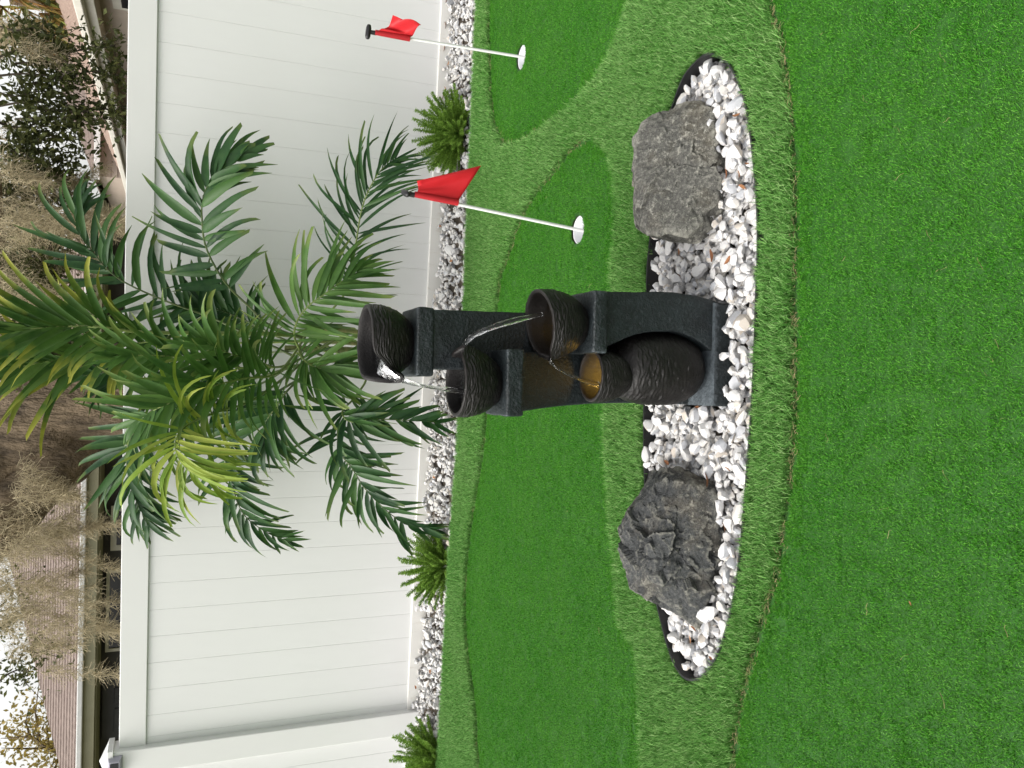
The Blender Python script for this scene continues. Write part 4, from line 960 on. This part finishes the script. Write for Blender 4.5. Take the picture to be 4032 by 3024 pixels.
k_ = 1/K; lv = [  # position in the photograph, length, bearing, what tells it apart
    (2350+920/1.659, 150+508/1.659, .034, 1.45, 'slim rust leaf on the pebbles near the tip, beside the broad boulder'),
    (2350+852/1.659, 150+885/1.659, .030, 0.1, 'olive brown leaf standing among pebbles in front of the broad boulder'),
    (2350+935/1.659, 150+890/1.659, .026, 0.2, 'small rust leaf wedged beside the largest reddish leaf'),
    (2350+962/1.659, 150+968/1.659, .038, 1.1, 'largest reddish leaf lying at the front edging'),
    (2350+985/1.659, 150+822/1.659, .018, 1.3, 'tiny brown leaf scrap at the front edging'),
    (2350+757/1.659, 150+1420/1.659, .040, 0.3, 'dark orange leaf on pebbles between broad boulder and fountain'),
    (2350+862/1.659, 150+1450/1.659, .034, 2.2, 'slim brown leaf lying next to the dark orange leaf'),
    (2350+540/1.659, 150+1395/1.659, .022, 0.2, 'small brown leaf tucked under the broad boulder'),
    (2350+545/1.659, 150+1560/1.659, .032, 1.0, 'brown leaf sunk between pebbles at the back edging'),
    (2000+1665/2.212, 1000+430/2.212, .020, 1.4, 'small brown leaf against the fountain base, flag side'),
    (2000+1655/2.212, 1000+1335/2.212, .022, 1.6, 'brown leaf against the fountain base, dark boulder side'),
    (2350+462/1.659, 1700+203/1.659, .030, 1.2, 'orange brown leaf behind the dark boulder'),
    (2350+728/1.659, 1700+315/1.659, .046, 0.25, 'long rust leaf between dark boulder and pebbles'),
    (2350+752/1.659, 1700+525/1.659, .036, 0.2, 'pale tan leaf leaning on the dark boulder'),
    (2350+837/1.659, 1700+622/1.659, .028, 0.5, 'curled orange leaf in front of the dark boulder'),
    (2350+860/1.659, 1700+240/1.659, .026, 1.2, 'pale brown leaf half buried beside a large grey pebble'),
    (2350+637/1.659, 1700+1283/1.659, .026, 1.3, 'rust leaf at the low tapering end of the dark boulder'),
    (2350+615/1.659, 1700+1355/1.659, .026, 0.4, 'brown leaf on the narrow end of the pebble bed'),
    (2350+745/1.659, 1700+1480/1.659, .018, 1.2, 'tan leaf scrap at the edging of the narrow end')]
for i, (x, y, ln, az, lb) in enumerate(lv):
    z = 0.024 if x > 2700 else 0.006
    dead_leaf(on_ground(x*k_, y*k_, z), ln, az, random.gauss(0, .4), lb, i)
lg = [(1300+690/1.508, 18/1.508, .05, 'dark brown leaf at the fence foot, at the picture edge'), (1300+690/1.508, 150/1.508, .05, 'curled brown leaf at the fence foot behind the small flag'), (1300+680/1.508, 292/1.508, .05, 'brown leaf at the fence foot behind the small flag pole'),
      (1300+705/1.508, 375/1.508, .035, 'little brown leaf on the gravel beside the small flag pole'), (1300+688/1.508, 528/1.508, .04, 'brown leaf at the fence foot before the round fern'), (1300+672/1.508, 575/1.508, .045, 'brown leaf leaning on the fence beside the round fern'),
      (1300+735/1.508, 960/1.508, .035, 'brown leaf on the gravel between round fern and hanging flag'), (1300+658/1.508, 1345/1.508, .04, 'tan leaf on the gravel under the palm frond tips'), (1300+612/1.508, 1400/1.508, .045, 'red brown leaf at the fence foot under the palm frond tips'),
      (1300+722/1.508, 1545/1.508, .045, 'orange brown leaf on the gravel near the fountain pillar'), (500+1915/1.58, 1400+755/1.58, .05, 'light brown leaf on the gravel behind the left palm fronds'), (300+1815/1.301, 2400+315/1.301, .05, 'brown leaf at the turf edge in front of the fence end'),
      (300+1742/1.301, 2400+400/1.301, .04, 'red brown leaf on the gravel near the capped post'), (300+1702/1.301, 2400+268/1.301, .05, 'brown leaf standing at the fence foot near the capped post')]
for i, (x, y, ln, lb) in enumerate(lg): dead_leaf(on_ground(x*k_, y*k_, -0.022), ln, random.uniform(0, 3), random.gauss(0, .4), lb, 50+i)
dead_leaf(on_ground(3585*k_, 2375*k_, 0.014), 0.010, 0.6, 0, 'tiny orange leaf scrap lying on the front putting turf', 90)

m = MB(); dg = on_ground(1600*k_, 2866*k_, -0.03); dg = dg-FN*0.03
for i in range(26):
    a = random.uniform(-0.5, 0.5); b_ = random.uniform(-.25, .25); q = dg+FT*random.gauss(0, .03)-FN*random.uniform(0, .05); L_ = random.uniform(.10, .24)
    pts = [q, q+Vector((a*.3*L_, b_*.3*L_, L_*.6)), q+Vector((a*L_, b_*L_, L_))]; sv_ = FT*0.0012
    m.add([p-sv_ for p in pts]+[p+sv_ for p in pts], [(0, 1, 4, 3), (1, 2, 5, 4)])
tag(m.build('dry_grass', M['thatch']), 'wisp of dry grass at the foot of the capped fence post', 'grass')

# ------------------------------------------------------------------ the neighbours' houses
def hip_roof(m, x0, x1, y0, y1, ze, pitch, courses=34, lip=0.012):
    """hip roof in stepped courses"""
    hd = min(x1-x0, y1-y0)/2
    for i in range(courses):
        a0, a1 = hd*i/courses, hd*(i+1)/courses; za, zb = ze+a0*pitch+lip, ze+a1*pitch
        q0 = [(x0+a0, y0+a0, za), (x1-a0, y0+a0, za), (x1-a0, y1-a0, za), (x0+a0, y1-a0, za)]; q1 = [(x0+a1, y0+a1, zb), (x1-a1, y0+a1, zb), (x1-a1, y1-a1, zb), (x0+a1, y1-a1, zb)]
        qb = [(p[0], p[1], p[2]-lip*1.5) for p in q0]
        m.add(q0+q1+qb, [(k, (k+1) % 4, 4+(k+1) % 4, 4+k) for k in range(4)]+[(8+k, 8+(k+1) % 4, (k+1) % 4, k) for k in range(4)])
    return m
HY = 11.5
hl = thing('neighbour_house', 'low house with mauve shingle hip roof behind the fence, moss hanging before it', 'house', (-2, HY+4, -0.1))
def hz(zapp, Y): return CAM_H+(zapp-CAM_H)*Y/9
ze = hz(2.22, HY); x_l = -4.45*HY/9
hip_roof(MB(), x_l, 7.0*0+2.2, HY, HY+8.0, ze, 0.43, 40).build('roof', M['shingle'], hl)
MB().box((x_l, HY-0.10, ze-0.045), (2.2, HY+0.01, ze+0.02)).build('gutter', M['gutter'], hl, bevel=0.012)
MB().box((x_l+0.02, HY-0.03, ze-0.17), (2.2, HY+0.03, ze-0.046)).build('fascia', M['fascia'], hl)
MB().box((x_l+0.05, HY+0.031, ze-0.19), (2.2, HY+0.6, ze-0.16)).build('soffit', M['fascia'], hl)
MB().box((x_l+0.5, HY+0.6, -0.11), (2.1, HY+7.4, ze-0.05)).build('wall', M['darkwall'], hl)
def win(parent, x0, x1, z0, z1, y, fr=0.07):
    f = MB(); f.box((x0, y-0.05, z0), (x0+fr, y, z1)); f.box((x1-fr, y-0.05, z0), (x1, y, z1)); f.box((x0+fr, y-0.05, z1-fr), (x1-fr, y, z1)); f.box((x0+fr, y-0.05, z0), (x1-fr, y, z0+fr)); f.box((x0+fr, y-0.045, (z0+z1)/2-0.02), (x1-fr, y-0.005, (z0+z1)/2+0.02))
    w_ = f.build('window', M['trim'], parent); MB().box((x0+fr, y-0.02, z0+fr), (x1-fr, y-0.012, z1-fr)).build('pane', M['glass'], w_); return w_
def xs(y, Y): return at_y(460/K, y, Y).x
wy = HY+0.595
win(hl, xs(2165/K, wy), xs(1990/K, wy), 0.9, ze-0.28, wy)
win(hl, xs(2560/K, wy), xs(2240/K, wy), 0.7, ze-0.24, wy, 0.04)
dr = MB().box((xs(2900/K, wy), wy-0.05, -0.1), (xs(2640/K, wy), wy-0.002, ze-0.22)).build('door', M['door'], hl)
for a, b in ((2700, 2762), (2782, 2872)):
    for z0_, z1_ in ((1.45, ze-0.36), (0.4, 1.3)): MB().box((xs(b/K, wy), wy-0.068, z0_), (xs(a/K, wy), wy-0.0505, z1_)).build('door_panel', M['door'], dr, bevel=0.012)
# house on the other side: long wing running away + far wing facing us
hr = thing('neighbour_house', 'tan house with long receding eave and lap siding wing beyond the fence', 'house', (7, 16, -0.1))
ze2 = 2.5; wx = 4.55
hip_roof(MB(), wx-0.35, wx+8, 9.2, 20.4, ze2, 0.46, 44).build('roof', M['shingle2'], hr)
MB().box((wx-0.46, 9.2, ze2-0.06), (wx-0.34, 20.4, ze2+0.03)).build('gutter', M['trim'], hr, bevel=0.012)
MB().box((wx-0.339, 9.25, ze2-0.16), (wx-0.30, 20.35, ze2-0.02)).build('fascia', M['trim'], hr)
MB().box((wx-0.30, 9.25, ze2-0.15), (wx+0.05, 20.35, ze2-0.12)).build('soffit', M['stucco'], hr)
MB().box((wx, 9.6, -0.11), (wx+7.5, 20.0, ze2-0.05)).build('wall', M['stucco'], hr)
wf = MB().box((wx-0.03, 9.7, 0.8), (wx-0.002, 11.3, 2.2)).build('window', M['trim'], hr); MB().box((wx-0.045, 9.8, 0.9), (wx-0.0305, 11.2, 2.1)).build('pane', M['glass'], wf)
ze3 = hz(2.155, 21.0)
hip_roof(MB(), at_y(376/K, 712/K, 20.6).x, 16.0, 20.6, 30.0, ze3, 0.36, 44).build('roof', M['shingle'], hr)
gx = at_y(376/K, 706/K, 20.6).x
MB().box((gx, 20.5, ze3-0.10), (16, 20.62, ze3+0.02)).build('gutter', M['pole'], hr, bevel=0.012)
sdm = MB()
for i in range(24):
    z = -0.1+i*0.135
    if z+0.135 < ze3-0.02: sdm.add([(gx+0.15, 20.9, z), (15.5, 20.9, z), (15.5, 20.925, z+0.14), (gx+0.15, 20.925, z+0.14), (gx+0.15, 20.94, z), (15.5, 20.94, z)], [(0, 1, 2, 3), (0, 4, 5, 1)])
sdm.build('siding', M['siding'], hr)
MB().box((gx+0.15, 20.941, -0.1), (15.5, 29.6, ze3-0.05)).build('wall', M['siding'], hr)

# ------------------------------------------------------------------ trees beyond the fence
def limb(m, pts, r0, r1, n=12, steps=26, rough=0.06):
    C_ = spline(pts, steps); base = len(m.v); m.tube(C_, [r0+(r1-r0)*i/(steps-1) for i in range(steps)], n)
    for i in range(base, len(m.v)):
        v = Vector(m.v[i]); f = (i-base)//n; c = C_[min(f, steps-1)]; d = (v-c); m.v[i] = tuple(v+d*rough*6*(noise.noise(v*2.2)*0.5+noise.noise(v*7)*0.35)); 
    return C_
def leaf_cloud(centres, n, size, seed, spread):
    """many small folded leaves gathered in sprays"""
    r = np.random.default_rng(seed); m = MB(); C_ = np.array(centres)
    for i in range(n):
        c = C_[r.integers(len(C_))]; p = Vector(c+r.normal(0, 1, 3)*spread); d = Vector(r.normal(0, 1, 3)+np.array([0, 0, -0.3])).normalized()
        s_ = d.cross(Vector(r.normal(0, 1, 3))).normalized(); L_ = size*r.uniform(.6, 1.25); nn_ = s_.cross(d)*L_*0.08
        m.add([p, p+d*L_*.55+s_*L_*.24+nn_, p+d*L_, p+d*L_*.55-s_*L_*.24+nn_], [(0, 1, 2), (0, 2, 3)])
    return m
def moss_clump(top, L_, rad, nf, seed, w=0.0035):
    r = random.Random(seed); m = MB(); sway = Vector((r.gauss(0, .05), r.gauss(0, .05), 0))
    for i in range(nf):
        t = r.random(); rr = rad*(0.35+1.0*math.sin(math.pi*min(1, 0.25+t*0.72)))*(1-t*0.55)
        a = r.uniform(0, 6.28); q = rr*r.random()**0.6
        p = Vector(top)+sway*t*3+Vector((q*math.cos(a), q*math.sin(a), -L_*t)); pts = [p]
        d = Vector((r.gauss(0, .55), r.gauss(0, .55), r.gauss(-1.0, .4))).normalized()
        for k in range(4):
            d = (d+Vector((r.gauss(0, .6), r.gauss(0, .6), r.gauss(-.12, .4)))).normalized(); pts.append(pts[-1]+d*r.uniform(.018, .045))
        s_ = Vector((r.gauss(0, 1), r.gauss(0, .4), r.gauss(0, 1))).normalized()*w*.5
        m.add([x-s_ for x in pts]+[x+s_ for x in pts], [(j, j+1, j+6, j+5) for j in range(4)])
    return m
OY = 7.6
AY = lambda x, y, Y=OY: at_y(x/K, y/K, Y)
oak = thing('live_oak', 'big live oak with rough bark, leaning limb and grey hanging moss behind the palm', 'tree', (AY(330, 1560).x, OY, -0.1))
tr = MB(); tb = AY(330, 1560)
limb(tr, [(tb.x+0.15, OY, -0.1), (tb.x+0.08, OY, 1.2), tuple(AY(400, 1560)), tuple(AY(230, 1600)), tuple(AY(120, 1700)), tuple(AY(-20, 1800)), tuple(AY(-400, 2000, OY-.2))], 0.46, 0.34, 22, 44, 0.035)
tr.build('trunk', M['bark'], oak, sm=60)
tr = MB(); limb(tr, [tuple(AY(370, 1700, OY+.1)), tuple(AY(280, 1770)), tuple(AY(160, 1880, OY-.1)), tuple(AY(40, 2010, OY-.2)), tuple(AY(-120, 2150, OY-.3)), tuple(AY(-400, 2400, OY-.4))], 0.25, 0.23, 18, 36, 0.04); tr.build('limb', M['bark'], oak, sm=60)
tr = MB(); limb(tr, [tuple(AY(420, 1480, OY+.1)), tuple(AY(200, 1440, OY+.1)), tuple(AY(0, 1380)), tuple(AY(-200, 1250))], 0.26, 0.18, 18, 30, 0.04); tr.build('limb', M['bark'], oak, sm=60)
tr = MB(); limb(tr, [tuple(AY(60, 1420, OY+.3)), tuple(AY(10, 1150, OY)), tuple(AY(-30, 800, OY-.4)), tuple(AY(-60, 300, OY-.8)), tuple(AY(-80, -200, OY-1))], 0.10, 0.04, 12, 30, 0.03); tr.build('limb', M['bark'], oak, sm=60)
# leafy sprays hanging from the limb that crosses the top
def sprays(strokes, n_each, Y, size, spread, seed):
    cs = []; tw = MB()
    for st in strokes:
        P_ = spline([tuple(AY(x, y, Y+dy)) for x, y, dy in st], 16); cs += [tuple(p) for p in P_[3:]]
        tw.tube(P_, [0.010*(1-0.8*i/15) for i in range(16)], 5)
        for j in range(4, 16, 2):
            e = P_[j]+Vector((random.gauss(0, .10), random.gauss(0, .1), random.gauss(-.05, .08))); cs.append(tuple(e)); tw.tube([P_[j], e], [0.004, 0.002], 4)
    return leaf_cloud(cs, n_each, size, seed, spread), tw
st = [[(-20,300,0),(90,290,0),(200,300,0),(300,330,0)], [(-20,420,.3),(120,400,.3),(260,420,.2),(380,440,0)], [(60,250,0),(180,240,0),(300,200,0),(400,190,0),(470,170,0)], [(120,330,0),(260,300,0),(380,280,0),(470,300,0)],
      [(-20,540,.5),(100,560,.4),(220,540,.2),(310,540,0)], [(60,470,.2),(200,460,0),(330,470,0),(450,470,-.1)], [(150,430,.2),(300,440,0),(420,430,0),(490,460,0)], [(-20,620,.6),(90,650,.5),(180,640,.3),(290,630,.2)],
      [(-20,230,0),(60,200,0),(150,190,0),(240,160,0)], [(-20,360,0),(60,380,0),(150,360,0),(240,370,0)], [(-20,480,0),(60,500,0),(150,500,0),(230,480,0)], [(-20,580,0),(80,600,0),(150,590,0)],
      [(-20,100,0),(60,120,0),(140,110,0),(200,130,0)], [(-20,680,.4),(80,700,.3),(150,690,.2)]]
lc, tw = sprays(st, 4200, OY-0.6, 0.058, 0.052, 21)
lc.build('crown', M['oakleaf'], oak); tag(tw.build('twigs', M['twig'], oak), kind='stuff')
st = [[(-20,1080,.3),(60,1050,.3),(140,1100,.2)], [(-20,1200,.3),(50,1180,.3),(120,1220,.2)], [(-20,950,.3),(70,930,.3),(150,980,.2)], [(-20,820,.2),(60,850,.2),(130,830,.1)], [(-20,2060,.3),(30,2040,.2),(70,2100,.2)], [(-20,2330,.2),(30,2310,.2),(60,2350,.2)], [(-20,2450,0),(20,2440,0),(50,2420,0)], [(0,2680,0),(40,2650,0),(90,2640,0),(100,2700,0)], [(90,2560,0),(140,2570,0),(190,2565,0)]]
lc, tw = sprays(st, 1500, OY+0.2, 0.055, 0.07, 22)
lc.build('crown', M['oakleaf'], oak); tag(tw.build('twigs', M['twig'], oak), kind='stuff')
st = [[(-30, y, .6+.3*math.sin(y)), (60, y+30*math.sin(y*2), .6), (150, y+20, .5), (230+40*math.cos(y), y+10, .5)] for y in range(680, 1440, 62)]
lc, tw = sprays(st, 5200, OY-0.75, 0.062, 0.10, 23)
lc.build('crown', M['oakleaf'], oak); tag(tw.build('twigs', M['twig'], oak), kind='stuff')
# grey moss, clump by clump: top in the photograph, length, radius
ml = [(-40,2050,.55,.13,700),(-40,2110,.72,.14,900),(-30,2180,.80,.13,900),(-40,2240,.62,.12,700),(20,2010,.45,.12,600),(-40,2330,.75,.10,700),(-20,2380,.55,.08,450),(-40,2470,1.06,.09,900),(-40,2450,.8,.07,500),(10,2560,.62,.10,600),(150,2640,.65,.035,330),(190,2090,.62,.06,420),(260,2180,.45,.035,230),(220,2330,.50,.045,260),(250,2400,.40,.05,240),(-40,2290,.6,.07,400),
      (-40,1880,.35,.10,420),(60,1850,.42,.10,520),(40,1950,.5,.12,600),(-40,1330,.4,.12,420),(-30,780,.62,.16,900),(-40,850,.85,.17,1200),(-30,930,.95,.17,1300),(-30,1010,.80,.16,1100),(-30,1100,.72,.16,1000),(-30,1190,.6,.15,800),(60,740,.5,.12,600),(200,760,.42,.08,420),(280,830,.45,.10,500),(330,900,.35,.10,450),(-40,190,.40,.14,600),(-40,130,.35,.14,600),(60,180,.34,.09,380),(-40,640,.42,.12,500),(280,960,.42,.1,420),(-40,520,.2,.08,150)]
for i, (x, y, L_, rd, nf) in enumerate(ml):
    moss_clump(AY(x, y, OY-0.5+0.35*math.sin(i*1.7)), L_*0.86, rd*0.8, int(nf*0.8), 300+i, 0.0030).build('moss_strand', M['moss'], oak)
# slender tree far behind the low roof, gold sunlight painted into its leaves
def small_tree(name, x, y, Y, top, label, mat, seed, n=900, spread=0.28, size=0.10):
    b = AY(x, y, Y); t = thing(name, label, 'tree', (b.x, Y, -0.1)); m = MB(); tp = AY(top[0], top[1], Y)
    C_ = limb(m, [(b.x, Y, -0.1), (b.x+0.1, Y, (b.z+1)/2), tuple(b), tuple(tp)], 0.14, 0.03, 9, 20, 0.02); cs = []
    for k in range(16):
        p = C_[random.randint(9, 19)]; e = p+Vector((random.gauss(0, .7), random.gauss(0, .5), random.uniform(-.1, .7))); m.tube([p, p.lerp(e, .5)+Vector((0, 0, .08)), e], [0.03, 0.018, 0.006], 5)
        cs += [tuple(p.lerp(e, f)) for f in (.4, .6, .8, 1.0)]
    m.build('trunk', M['bark'], t, sm=60); leaf_cloud(cs, n, size, seed, spread).build('crown', mat, t)
    return t
small_tree('small_tree', 250, 2960, 20.5, (120, 2900), 'small tree above the end of the low roof, golden sunlight painted into its leaves', M['sunlit_leaf'], 5, 1500, 0.22, 0.12)
small_tree('small_tree', 330, 1120, 24.0, (60, 1080), 'dark leafy tree seen far off behind the mossy oak', M['oakleaf'], 6, 2600, 0.75, 0.22)
# dry cabbage palm at the picture corner
cpm = thing('cabbage_palm', 'cabbage palm with rust dead fronds above the tan roof', 'palm', (AY(120, 40, 15).x, 15, -0.1))
m = MB(); ct = AY(40, -30, 15); m.tube([(ct.x, 15, -0.1), (ct.x, 15, ct.z*.5), tuple(ct)], [0.2, 0.18, 0.18], 10); m.build('trunk', M['bark'], cpm, sm=60)
m = MB(); r = random.Random(4); al = []
for i in range(46):
    a = r.uniform(0, 6.28); el = r.uniform(-1.3, 0.6); d = Vector((math.cos(a)*math.cos(el), math.sin(a)*math.cos(el), math.sin(el))); hub = ct+d*r.uniform(.4, .7)
    for k in range(14):
        e = (d+Vector((r.gauss(0, .38), r.gauss(0, .38), r.gauss(-.2, .38)))).normalized()*r.uniform(.4, .75); s_ = e.cross(Vector((r.gauss(0, 1), r.gauss(0, 1), 1))).normalized()*.018
        m.add([hub-s_, hub+s_, hub+e*.6+s_, hub+e+Vector((0, 0, -.12)), hub+e*.6-s_], [(0, 1, 2, 4), (4, 2, 3)])
m.build('crown', M['fire'], cpm)
